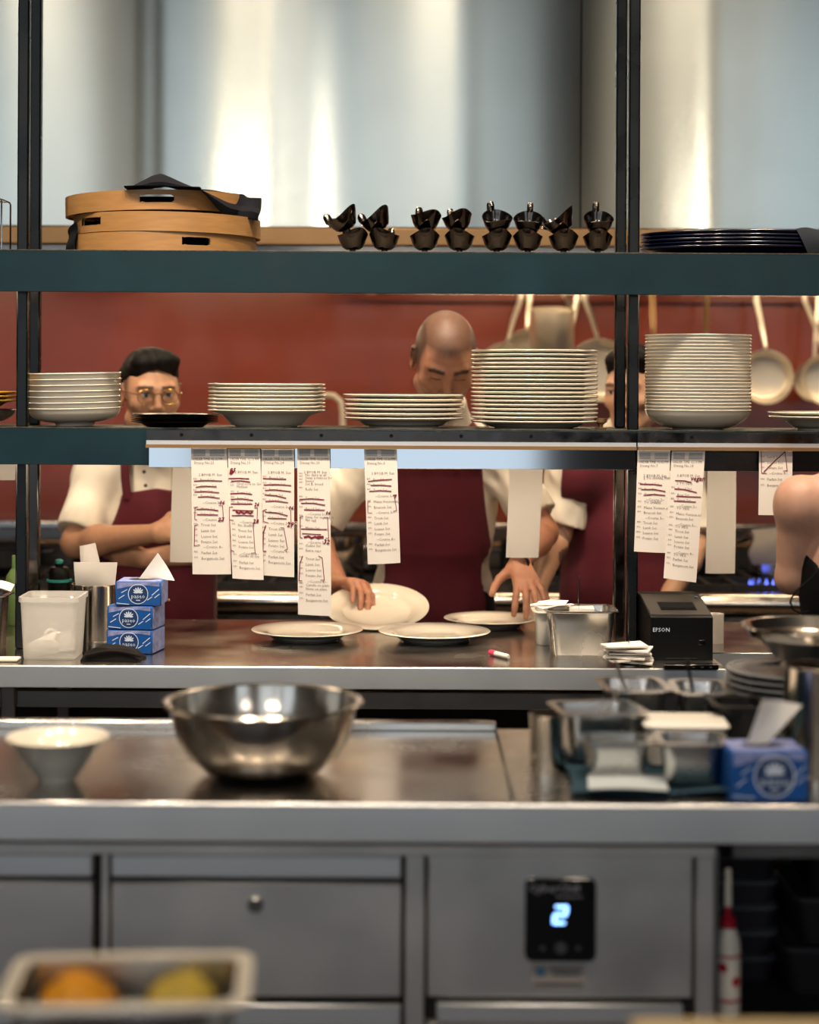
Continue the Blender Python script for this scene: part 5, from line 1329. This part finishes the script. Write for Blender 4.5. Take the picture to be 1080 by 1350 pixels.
def np_mesh(name, verts, faces, m, parent=None, col=None, label=None):
    off = np.array([0, 0, 0.]); r = parent
    while r is not None: off += np.array(r.location); r = r.parent
    me = bpy.data.meshes.new(name); n, k = len(verts), len(faces)
    me.vertices.add(n); me.vertices.foreach_set('co', (verts-off).astype(np.float32).ravel())
    me.loops.add(4*k); me.loops.foreach_set('vertex_index', faces.astype(np.int32).ravel())
    me.polygons.add(k); me.polygons.foreach_set('loop_start', np.arange(0, 4*k, 4, dtype=np.int32))
    me.update(calc_edges=True); me.validate()
    if col is not None:
        at = me.color_attributes.new('Col', 'FLOAT_COLOR', 'POINT'); at.data.foreach_set('color', np.concatenate([col, np.ones((n, 1))], 1).astype(np.float32).ravel())
    me.shade_smooth(); me.materials.append(M[m]); return link(name, me, parent, label)
def V3(*a): return np.array(a, float)
def unit(v): v = np.array(v, float); return v/np.linalg.norm(v)
def wrinkle(Q, amp, seed, fr=38, dirs=5):
    rr = np.random.RandomState(seed); o = 0
    for _ in range(dirs):
        d = unit(rr.normal(size=3)*np.array([1, 1, .5])); f = fr*rr.uniform(.5, 1.5); d2 = unit(rr.normal(size=3)); 
        o = o+np.sin(Q.dot(d)*f+rr.uniform(0, 6)+1.5*np.sin(Q.dot(d2)*f*.4+rr.uniform(0, 6)))
    return amp*o/dirs
def head_frame(c, yaw, pitch, roll=0, sc=1.0):
    R = np.array(Matrix.Rotation(yaw, 3, 'Z') @ Matrix.Rotation(pitch, 3, 'X') @ Matrix.Rotation(roll, 3, 'Y')); return np.array(c, float), R, sc
def add_head(s, hf, closed=False, fem=False):
    c, R, k = hf
    def p(x, y, z): return c+R.dot(V3(x, y, z)*k)
    def E(x, y, z, rx, ry, rz, kk=.02, sg=1, tilt=None): s.ell(p(x, y, z), np.array([rx, ry, rz])*k, R if tilt is None else R.dot(np.array(tilt)), kk, sg)
    E(0, .012, .035, .076, .097, .086); E(0, -.022, -.04, .062, .070, .075, .03); E(0, -.03, .0, .068, .066, .07, .02)
    s.cap(p(-.012, -.072, -.1), p(.012, -.072, -.1), .018*k, .018*k, .025)
    s.cap(p(-.05, -.005, -.07), p(-.02, -.06, -.1), .022*k, .018*k, .025); s.cap(p(.05, -.005, -.07), p(.02, -.06, -.1), .022*k, .018*k, .025)
    s.cap(p(-.042, -.076, .024), p(-.014, -.087, .021), .010*k, .010*k, .014); s.cap(p(.042, -.076, .024), p(.014, -.087, .021), .010*k, .010*k, .014)
    E(-.046, -.062, -.025, .020, .020, .017, .018); E(.046, -.062, -.025, .020, .020, .017, .018)
    for sx in (-1, 1):
        E(sx*.031, -.097, .004, .017, .012, .010, .010, -1)
        E(sx*.031, -.079, .004, .0135, .0125, .0125, .003)
        # lids
        if closed:
            s.cap(p(sx*.018, -.088, -.002), p(sx*.044, -.083, -.002), .0055*k, .0045*k, .004); s.cap(p(sx*.019, -.0885, .007), p(sx*.043, -.084, .007), .0065*k, .005*k, .005)
        else:
            s.cap(p(sx*.018, -.0875, .0105), p(sx*.045, -.082, .010), .0042*k, .0036*k, .005); s.cap(p(sx*.018, -.0875, -.0045), p(sx*.045, -.081, -.003), .0036*k, .003*k, .005)
        E(sx*.0115, -.101, -.036, .009, .010, .0075, .007)
        E(sx*.079, .012, -.006, .008, .021, .033, .006); E(sx*.086, .006, -.004, .006, .010, .018, .006, -1); s.cap(p(sx*.078, .03, .016), p(sx*.084, .006, .028), .005*k, .005*k, .006)
    s.cap(p(0, -.090, .016), p(0, -.108, -.024), .0075*k, .0095*k, .012); E(0, -.111, -.030, .0105, .011, .0095, .008)
    s.cap(p(-.020, -.086, -.066), p(0, -.096, -.063), .0045*k, .0062*k, .006); s.cap(p(.020, -.086, -.066), p(0, -.096, -.063), .0045*k, .0062*k, .006)
    s.cap(p(-.017, -.086, -.075), p(.017, -.086, -.075), .0065*k, .0065*k, .006)
    s.cap(p(-.022, -.098, -.0697), p(.022, -.098, -.0697), .0018*k, .0018*k, .004, -1)
def head_col(Q, col, hf, skin, hairmask=None, haircol=(.03, .02, .015), brow=(.035, .02, .014), closed=False, lips=None, stub=0):
    c, R, k = hf; q = (Q-c).dot(R)/k; x, y, z = np.abs(q[:, 0]), q[:, 1], q[:, 2]
    near = (np.linalg.norm(q, axis=1) < .2)
    def mix(m, c2): col[:] = np.where(m[:, None] > 0, col*(1-m[:, None])+np.array(c2)*m[:, None], col)
    sm = lambda a, b, v: np.clip((v-a)/(b-a), 0, 1)**2*(3-2*np.clip((v-a)/(b-a), 0, 1))
    f = near*(y < -.035)
    zb = .0245+.1*np.minimum(x-.02, .016)-.25*np.maximum(x-.036, 0)
    mix(f*(1-sm(.0035, .0065, np.abs(z-zb)))*sm(.009, .014, x)*(1-sm(.048, .056, x))*.9, brow)
    mix(f*(1-sm(.007, .013, np.hypot(x/1.9, z+.070)))*(y < -.075)*.6, lips or (skin[0]*.8, skin[1]*.5, skin[2]*.48))
    mix(near*(1-sm(.02, .035, np.hypot(y-.008, z)))*(x > .074)*.5, (skin[0]*.95, skin[1]*.55, skin[2]*.5))
    if not closed:
        e = np.hypot(x-.031, z-.004); fe = f*(y < -.078)
        mix(fe*(np.hypot((x-.031)/1.9, z-.004) < .0065)*.9, (.55, .5, .46)); mix(fe*(e < .0062), (.03, .017, .012))
        mix(fe*(np.abs(z-.0095) < .0018)*(np.abs(x-.031) < .013), (.04, .022, .018))
    else:
        mix(f*(y < -.07)*(np.abs(z-.0025) < .0018)*(np.abs(x-.031) < .014)*.9, (.05, .025, .02))
    if stub: mix(near*(z < -.045)*(y < .02)*stub*sm(-.045, -.06, z), (.12, .07, .05))
    if hairmask is not None: mix(near*hairmask(q[:, 0], y, z), haircol)
    return col
def add_hand(s, W, f, n, ts, curls, thumb=(.5, .75, -.3), spread=.16, k=1.0):
    """W wrist, f finger direction, n back-of-hand normal, ts +1/-1 thumb side = f x n * ts"""
    f = unit(f); n = unit(np.array(n)-f*np.dot(f, n)); t = np.cross(f, n)*ts; W = np.array(W, float)
    offs = (.027, .009, -.009, -.026); ln = (.090, .094, .090, .082)
    seg = ((.042, .026, .021), (.046, .029, .022), (.043, .027, .021), (.034, .021, .018)); rad = (.0090, .0093, .0088, .0077)
    tips = []
    for i in range(4):
        kn = W+(f*ln[i]+t*offs[i]*1.0+n*(.002 if i in (1, 2) else 0))*k
        s.cap(W+(f*.008+t*offs[i]*.62)*k, kn-n*.002*k, .0145*k, .0112*k, .014)
        lat = t*math.sin(spread*(1.2-i*.85)); a = 0; p = kn
        for j in range(3):
            a += curls[i][j]; d = unit(f*math.cos(a)-n*math.sin(a)+lat*max(0, math.cos(a)))
            q = p+d*seg[i][j]*k; r0 = rad[i]*(1.06-.08*j)*k; s.cap(p, q, r0*1.04, r0*.93, .0045 if j else .007); p = q
        tips.append(p)
    # palm pad and thumb
    s.cap(W+(f*.03-n*.007+t*.012)*k, W+(f*.07-n*.006-t*.008)*k, .017*k, .014*k, .016)
    b = W+(f*.018+t*.020-n*.006)*k; d0 = unit(f*thumb[0]+t*thumb[1]+n*thumb[2]); p = b+d0*.044*k
    s.cap(b, p, .0160*k, .0118*k, .014); d1 = unit(d0*.75+f*.45); q = p+d1*.033*k; s.cap(p, q, .0112*k, .0100*k, .006)
    d2 = unit(d1*.8+f*.35); s.cap(q, q+d2*.026*k, .0102*k, .0085*k, .005); tips.append(q+d2*.026*k)
    return tips
def torso(s, J, g=0.0, k=.04, fem=False):
    Rb = J['Rb']; sh = (J['sh'][0]+J['sh'][1])/2; pv = J['pelvis']; dn = unit(pv-sh)
    w = abs(np.linalg.norm(J['sh'][0]-J['sh'][1]))/2
    up = -dn
    def T(R=Rb):
        x = R[:, 0]; y = np.cross(up, x); y = unit(y); return np.stack([np.cross(y, up), y, up], 1)
    Rt = T()
    f = .9 if fem else 1
    s.ell(sh+dn*.13, np.array([w*(.92 if fem else .86)+g, .112*f+g, .19+g]), Rt, k)
    s.cap(J['sh'][0]+dn*.015, J['sh'][1]+dn*.015, (.046 if fem else .058)+g, (.046 if fem else .058)+g, k)
    s.ell(sh*.4+pv*.6, np.array([w*(.92 if fem else .80*f)+g, .105*f+g, .17+g]), Rt, k)
    s.ell(pv, np.array([w*.86+g, .118+g, .13+g]), Rt, k)
    nb = J['neck']
    for i in (0, 1): s.cap(nb+dn*.0, J['sh'][i]+dn*.02, .046+g*.6, .046+g, k)
    return Rt
def legs(s, J, g=0.0, foot=True):
    pv = J['pelvis']; x = J['Rb'][:, 0]; fw = -J['Rb'][:, 1]
    for i, sg in ((0, -1), (1, 1)):
        hip = pv+x*sg*.085-V3(0, 0, .06); kn = V3(*(hip+x*sg*.02+fw*.02)); kn[2] = .50; an = kn-fw*.04; an[2] = .09
        s.cap(hip, kn, .086+g, .058+g, .03); s.cap(kn, an, .054+g, .036+g, .02)
        if foot: a = an.copy(); a[2] = .045; b = a+fw*.15; b[2] = .032; s.cap(a-fw*.03, b, .036+g, .030+g, .02); s.cap(an, a, .036+g, .036+g, .02)
SK = {'a': (.53, .28, .165), 'b': (.47, .215, .13), 'c': (.52, .30, .19), 'd': (.44, .245, .17)}
def make_person(name, label, J, hf, skin, hands, shirt=None, apron=None, hair=None, hairmask=None, closed=False, vox=.0045, fem=False, trousers=True, seed=1, extra=None, stub=0, lips=None):
    loc = (float(J['pelvis'][0]), float(J['pelvis'][1]), 0)
    root = thing(name, label, 'person', loc)
    s = SDF(); torso(s, J, fem=fem); legs(s, J)
    c, R, k = hf
    hb = c+R.dot(V3(0, .022, -.06))*1; s.cap(hb, J['neck'], .053*(.88 if fem else 1), .056*(.9 if fem else 1), .03)
    ar = (.76 if fem else 1.0)
    for i in (0, 1):
        sh, el, wr = J['sh'][i], J['el'][i], J['wr'][i]
        s.cap(sh, el, .054*(.96 if fem else ar), .042*ar, .014 if fem else .03); s.ell(sh, np.array([.056, .056, .06])*(.74 if fem else 1), None, .03)
        m = el+(wr-el)*.28; s.cap(el, m, .041*ar, .043*ar, .02); s.cap(m, wr, .043*ar, .0265*ar, .02)
    add_head(s, hf, closed, fem)
    for h in hands: add_hand(s, **h)
    v, f = s.mesh(vox)
    col = np.tile(np.array(SK[skin]), (len(v), 1)).astype(float)
    head_col(v, col, hf, SK[skin], hairmask, closed=closed, lips=lips, stub=stub)
    if extra: extra(v, col)
    np_mesh('body', v, f, 'skin', root, col)
    if shirt is not None:
        t = SDF(); torso(t, J, .016, .05)
        for i in (0, 1):
            sh, el = J['sh'][i], J['el'][i]; cu = sh+(el-sh)*shirt['sleeve'][i]
            t.ell(sh, np.array([.072, .072, .074]), None, .035); t.cap(sh, cu, .066, .0715, .03, 1, True)
        t.cap(hb+(J['neck']-hb)*.55, J['neck'], .064, .07, .015, 1)
        a0 = hb+(J['neck']-hb)*.55
        dirn = unit(J['neck']-hb)
        bot = J['pelvis'][2]-.16
        def post(Q, d):
            d = d+wrinkle(Q, .0085, seed, 44)+wrinkle(Q, .0045, seed+5, 95)
            d = np.maximum(d, bot-Q[:, 2])
            near = np.linalg.norm(Q-hb, axis=1) < .16
            return np.where(near, np.maximum(d, -((Q-a0).dot(dirn))), d)
        v, f = t.mesh(.0065, post); so = np_mesh('shirt', v, f, 'shirt', root)
        b = MB()
        for z in (.12, .05, -.02):
            pass
    if trousers:
        t = SDF(); Rt = torso(t, J, .012, .05); legs(t, J, .014, False)
        zt = J['pelvis'][2]+.04
        v, f = t.mesh(.012, lambda Q, d: np.maximum(np.maximum(d, Q[:, 2]-zt), .10-Q[:, 2])); np_mesh('trousers', v, f, 'trouser', root)
        t = SDF(); pv = J['pelvis']; x = J['Rb'][:, 0]; fw = -J['Rb'][:, 1]
        sho = SDF()
        for sg in (-1, 1):
            a = pv+x*sg*.105; a[2] = .045; a = a-fw*.05; b_ = a+fw*.19; b_[2] = .04; sho.cap(a, b_, .044, .040, .02)
        v, f = sho.mesh(.009, lambda Q, d: np.maximum(np.maximum(d, .002-Q[:, 2]), Q[:, 2]-.1)); np_mesh('shoes', v, f, 'shoe', root)
    if apron is not None:
        t = SDF(); torso(t, J, apron.get('g', .036), .06)
        pv = J['pelvis']; x = J['Rb'][:, 0]
        t.cap(pv-x*.07-V3(0, 0, .05), pv-x*.09-V3(0, 0, .42), .135, .12, .08); t.cap(pv+x*.07-V3(0, 0, .05), pv+x*.09-V3(0, 0, .42), .135, .12, .08)
        Rb = J['Rb']; shm = (J['sh'][0]+J['sh'][1])/2; zt = apron['top']; zw = apron['waist']; hw = apron['hw']; ww = apron['ww']; cx = apron.get('cx', 0)
        def post(Q, d):
            q = (Q-shm).dot(Rb); xx = q[:, 0]-cx; z = Q[:, 2]
            lim = np.where(z > zw, hw+(ww-hw)*np.clip((zt-z)/(zt-zw), 0, 1)**1.7, ww)
            d = d+wrinkle(Q, .004, seed+9, 26)-.003*np.exp(-((z-apron.get('fold', -9))/.012)**2)
            d = np.maximum(d, np.abs(xx)-lim); d = np.maximum(d, z-(zt-.10*np.minimum(np.abs(xx), .1)**1.0*apron.get('dip', .0)*10)); d = np.maximum(d, q[:, 1]-apron.get('yb', .05)); return np.maximum(d, .42-z)
        v, f = t.mesh(.007, post); ap = np_mesh('apron', v, f, 'maroon', root)
        for sg in (-1, 1):
            st = MB(); a = shm+Rb.dot(V3(cx+sg*(hw-.018), -.1, 0)); a[2] = zt-.02
            nbk = J['neck']+Rb.dot(V3(sg*.062, .0, .02)); mid = (a+nbk)/2+Rb.dot(V3(sg*.012, -.055, .02)); a2 = a+Rb.dot(V3(0, -.035, -.01))
            st.tube([a2, a2*.5+mid*.5+Rb.dot(V3(0, -.012, 0)), mid, nbk], .013, 8, flat=.35, up=tuple(Rb.dot(V3(0, -1, 0)))); st.build('neck_strap', 'maroon', root)
    if hair is not None:
        h = SDF(); hair(h, lambda x, y, z: c+R.dot(V3(x, y, z)*k), R, k)
        def hp(Q, d): return d+wrinkle((Q-c).dot(R)*np.array([1, .3, 1]), .003, 4, 160)
        v, f = h.mesh(.004, hp); np_mesh('hair', v, f, hairmat.get(name+label, 'hair'), root)
    return root
hairmat = {}
def joints(sh0, sh1, el0, el1, wr0, wr1, neck, pelvis, yaw=0):
    A = lambda t: np.array(P(*t) if t[0] > 5 or t[0] < -5 else t, float)
    return dict(sh=[A(sh0), A(sh1)], el=[A(el0), A(el1)], wr=[A(wr0), A(wr1)], neck=A(neck), pelvis=np.array(pelvis, float), Rb=np.array(Matrix.Rotation(yaw, 3, 'Z')))
# ---- bald cook leaning over the pass
J = joints((486, 600, 5.33), (662, 600, 5.33), (410, 704, 5.31), (716, 702, 5.25), (447, 770, 5.07), (684, 742, 4.98), (586, 562, 5.26), (P(572, 600, 5.4).x, 5.45, .93))
hf = head_frame(P(586, 474, 5.09), .10, .62, .05, 1.10)
wl = J['wr'][0]; wr = J['wr'][1]
def baldmask(x, y, z):
    s_ = lambda a, b, v: np.clip((v-a)/(b-a), 0, 1)
    side = s_(.040, .058, np.abs(x))*s_(-.058, -.035, y)*s_(-.03, .0, z)*(1-s_(.095, .115, z)*(y < 0))
    back = s_(.035, .06, y)*s_(-.05, -.02, z)*s_(.0, .02, z+.03)
    crown = s_(.052, .074, z)*.78
    return np.clip(np.maximum(np.maximum(side, back)*.88, crown), 0, 1)
hand_l = dict(W=wl, f=(.58, -.72, .10), n=(.20, .22, .95), ts=1, curls=[(.75, .5, .25), (.7, .55, .25), (.7, .55, .25), (.65, .5, .25)], thumb=(.75, .35, -.75), spread=.10)
hand_r = dict(W=wr, f=(.16, -.72, -.40), n=(.12, -.45, .86), ts=1, curls=[(.45, .45, .25), (.35, .45, .25), (.35, .4, .25), (.3, .4, .2)], thumb=(.40, .80, -.42), spread=.2, k=1.04)
def thumb_sign(h, want):
    f = unit(h['f']); n = unit(np.array(h['n'])-f*np.dot(f, h['n'])); t = np.cross(f, n); h['ts'] = 1 if t.dot(np.array(want)) > 0 else -1; return h
thumb_sign(hand_l, (1, 0, 0)); thumb_sign(hand_r, (-1, 0, 0))
bald = make_person('person', 'bald cook in maroon apron looking down and lifting a white plate', J, hf, 'b', [hand_l, hand_r],
    shirt=dict(sleeve=(.80, .80)), apron=dict(top=P(560, 590, 5.2).z, waist=1.06, hw=.135, ww=.172, cx=-.003, yb=.0, fold=P(560, 735, 5.2).z), hairmask=baldmask, closed=True, seed=2, stub=.3)
# wrist watch
def band(root, el, wr, t0, r, w_, m, name):
    a = Vector(el+(wr-el)*t0); d = (Vector(wr)-Vector(el)).normalized(); T = Matrix.Translation(a) @ d.to_track_quat('Z', 'Y').to_matrix().to_4x4()
    mb = MB(); mb.lathe([(r, -w_/2), (r+.003, -w_/2), (r+.003, w_/2), (r, w_/2), (r, -w_/2)], 28, T); o = mb.build(name, m, root); return o, T
o, T = band(bald, J['el'][1], J['wr'][1], 1.07, .0325, .016, 'black_pl', 'watch_strap')
mb = MB(); mb.box((0, 0, 0), (.030, .010, .034), .003, T=T @ Matrix.Rotation(.5, 4, 'Z') @ Matrix.Translation((0, -.033, 0))); mb.build('watch_face', 'black', bald)
# ---- cook with crossed arms
J = joints((132, 622, 5.46), (284, 624, 5.46), (100, 716, 5.35), (306, 722, 5.38), (206, 703, 5.22), (190, 737, 5.30), (204, 588, 5.43), (P(205, 600, 5.45).x, 5.47, .93))
hf = head_frame(P(199, 520, 5.36), .33, .06, .0, 1.06)
h1 = thumb_sign(dict(W=J['wr'][0], f=(.95, .25, .12), n=(-.1, -.92, .38), ts=1, curls=[(.2, .3, .2)]*4, thumb=(.6, .6, -.1), spread=.08), (0, 0, 1))
h2 = thumb_sign(dict(W=J['wr'][1], f=(-.93, .30, .05), n=(.1, -.8, -.5), ts=1, curls=[(.3, .4, .2)]*4, thumb=(.8, .3, -.2), spread=.06), (0, 0, 1))
def crop_hair(h, p, R, k):
    h.ell(p(0, .018, .058), np.array([.079, .099, .074])*k, R, .02); h.ell(p(.0, -.045, .092), np.array([.062, .045, .034])*k, R, .03)
    h.ell(p(.02, -.06, .098), np.array([.045, .035, .024])*k, R, .02); h.ell(p(0, .05, .03), np.array([.078, .068, .075])*k, R, .02)
    h.cap(p(-.0735, .02, .03), p(-.073, .045, -.01), .009*k, .006*k, .012); h.cap(p(.0735, .02, .03), p(.073, .045, -.01), .009*k, .006*k, .012)
    h.ell(p(0, -.105, .018), np.array([.070, .075, .058])*k, R, .012, -1)
def fademask(x, y, z):
    s_ = lambda a, b, v: np.clip((v-a)/(b-a), 0, 1)
    return s_(.058, .068, np.abs(x))*s_(-.045, -.02, y)*s_(-.03, .035, z)*.75+s_(.05, .08, y)*s_(-.06, -.02, z)*.7*(np.abs(x) <= .068)
crossed = make_person('person', 'dark-haired cook in glasses standing with arms crossed over maroon apron', J, hf, 'a', [h1, h2],
    shirt=dict(sleeve=(.86, .86)), apron=dict(top=P(200, 645, 5.3).z, waist=1.07, hw=.10, ww=.168, cx=.012, yb=.01, dip=.15), hair=crop_hair, hairmask=fademask, seed=13)
c, R, k = hf
gl = MB()
for sx in (-1, 1): gl.tube([c+R.dot(V3(sx*.0335+.0225*math.cos(a), -.101, .000+.0205*math.sin(a))*k) for a in [2*PI*j/28 for j in range(28)]], .0013, 6, close=True)
gl.tube([c+R.dot(V3(x, -.103, .005+.004*math.cos(x*150))*k) for x in (-.011, -.005, 0, .005, .011)], .0012, 6)
for sx in (-1, 1): gl.tube([c+R.dot(V3(*q)*k) for q in ((sx*.056, -.101, .006), (sx*.070, -.085, .009), (sx*.079, -.02, .010), (sx*.082, .012, .012))], .0012, 6)
gf = gl.build('spectacle_frame', 'gold', crossed)
for sx in (-1, 1):
    mb = MB(); mb.loops([[Vector(c+R.dot(V3(sx*.0335+.0225*math.cos(2*PI*j/28), y, .0205*math.sin(2*PI*j/28))*k)) for j in range(28)] for y in (-.1015, -.1005)]); mb.build('lens', 'lens', gf)
for px, py, D in ((190, 622, 5.312), (192, 640, 5.30)):
    q = P(px, py, D); mb = MB(); mb.lathe([(0, .003), (.004, .0025), (.0055, 0), (0, 0)], 14, TR((q.x, q.y, q.z), rx=PI/2)); mb.build('shirt_button', 'print_top', crossed)
# ---- cook half hidden behind the posts
J = joints((754, 614, 5.46), (892, 616, 5.64), (735, 702, 5.47), (915, 720, 5.58), (709, 776, 5.17), (880, 790, 5.38), (824, 580, 5.55), (P(822, 600, 5.6).x, 5.58, .93), yaw=-.35)
hf = head_frame(P(836, 514, 5.48), -.55, .12, 0, 1.04)
h1 = thumb_sign(dict(W=J['wr'][0]+V3(0, 0, -.012), f=(-.1, -.55, -.55), n=(.1, -.75, .6), ts=1, curls=[(.3, .3, .2)]*4, thumb=(.7, .5, -.2), spread=.12), (1, 0, 0))
h2 = thumb_sign(dict(W=J['wr'][1], f=(.0, -.6, -.5), n=(0, -.6, .7), ts=1, curls=[(.4, .4, .3)]*4, thumb=(.7, .5, -.2), spread=.1), (-1, 0, 0))
ea, wa = J['el'][0], J['wr'][0]
def ink_arm(v, col):
    d = wa-ea; t = ((v-ea).dot(d))/d.dot(d); r = np.linalg.norm(v-ea-np.outer(t, d), axis=1)
    q = (v-ea); s_ = np.sin(q[:, 0]*120+2*np.sin(q[:, 2]*70))+np.sin(q[:, 2]*95+q[:, 0]*40)
    m = (t > .12) & (t < .62) & (r < .06) & (s_ > .15) & (q[:, 0]*1+0 > -.01)
    col[m] = col[m]*.22+np.array([.012, .012, .02])
def short_hair(h, p, R, k):
    crop_hair(h, p, R, k)
hidden = make_person('person', 'cook with tattooed forearm half hidden behind the paired posts', J, hf, 'c', [h1, h2],
    shirt=dict(sleeve=(.84, .84)), apron=dict(top=P(800, 600, 5.3).z, waist=1.08, hw=.13, ww=.185, cx=.0, yb=.04), hair=short_hair, hairmask=fademask, seed=23, extra=ink_arm)
# ---- woman in a backless black dress on the near side of the pass
WY = 3.98
J = joints((1055, 660, WY), (1260, 655, WY+.03), (1043, 762, WY+.03), (1275, 770, WY+.06), (1090, 772, WY+.25), (1240, 772, WY+.27), (1160, 610, WY-.0), (P(1160, 800, WY).x, WY+.0, .93), yaw=PI)
for kx in ('sh', 'el', 'wr'): pass
hf = head_frame(P(1160, 520, WY+.02), PI, .05, 0, .96)
h1 = thumb_sign(dict(W=J['wr'][0], f=(.75, .6, .05), n=(.3, .1, .9), ts=1, curls=[(.4, .5, .3)]*4, thumb=(.6, .6, -.2), spread=.1, k=.9), (0, 1, 0))
h2 = thumb_sign(dict(W=J['wr'][1], f=(-.75, .6, .05), n=(-.3, .1, .9), ts=1, curls=[(.4, .5, .3)]*4, thumb=(.6, .6, -.2), spread=.1, k=.9), (0, 1, 0))
def long_hair(h, p, R, k):
    h.ell(p(0, .02, .05), np.array([.083, .103, .08])*k, R, .02); h.ell(p(0, .075, .01), np.array([.075, .05, .09])*k, R, .03); h.ell(p(0, .13, .06), np.array([.04, .04, .04])*k, R, .01)
    h.ell(p(0, -.10, .0), np.array([.072, .07, .075])*k, R, .012, -1)
JW = dict(J)
lady = make_person('person', 'woman with bare back in a black dress before the side counter', J, hf, 'd', [h1, h2], hair=long_hair, seed=31, fem=True, trousers=False, lips=(.4, .12, .1))
t = SDF(); torso(t, J, .010, .04, True); pv = J['pelvis']; t.cap(pv-V3(.06, 0, .05), pv-V3(.07, 0, .5), .125, .14, .08); t.cap(pv+V3(.06, 0, -.05), pv+V3(.07, 0, -.5), .125, .14, .08)
zl = P(1078, 766, WY-.1).z
xc = float(pv[0]); yc = float(pv[1])
def dpost(Q, d):
    x = Q[:, 0]-xc; y = Q[:, 1]-yc
    top = np.where(y < .02, zl-.05+np.maximum(np.abs(x)-.075, 0)*1.1, zl+.16)
    d = np.maximum(np.maximum(d+wrinkle(Q, .002, 3, 30), (Q[:, 2]-top)*.7), .4-Q[:, 2])
    return np.where(Q[:, 2] > zl-.12, np.maximum(d, np.abs(x)-.178), d)
v, f = t.mesh(.007, dpost); np_mesh('dress', v, f, 'dress', lady)
mb = MB(); kq = WY-.125
mb.tube([P(1100, 735, kq), P(1080, 752, kq), P(1068, 764, kq), P(1058, 772, kq-.01), P(1047, 782, kq-.015), P(1042, 794, kq-.015), P(1046, 804, kq-.01), P(1056, 809, kq), P(1066, 806, kq+.01)], .0022, 8); mb.build('dress_tie', 'dress', lady)
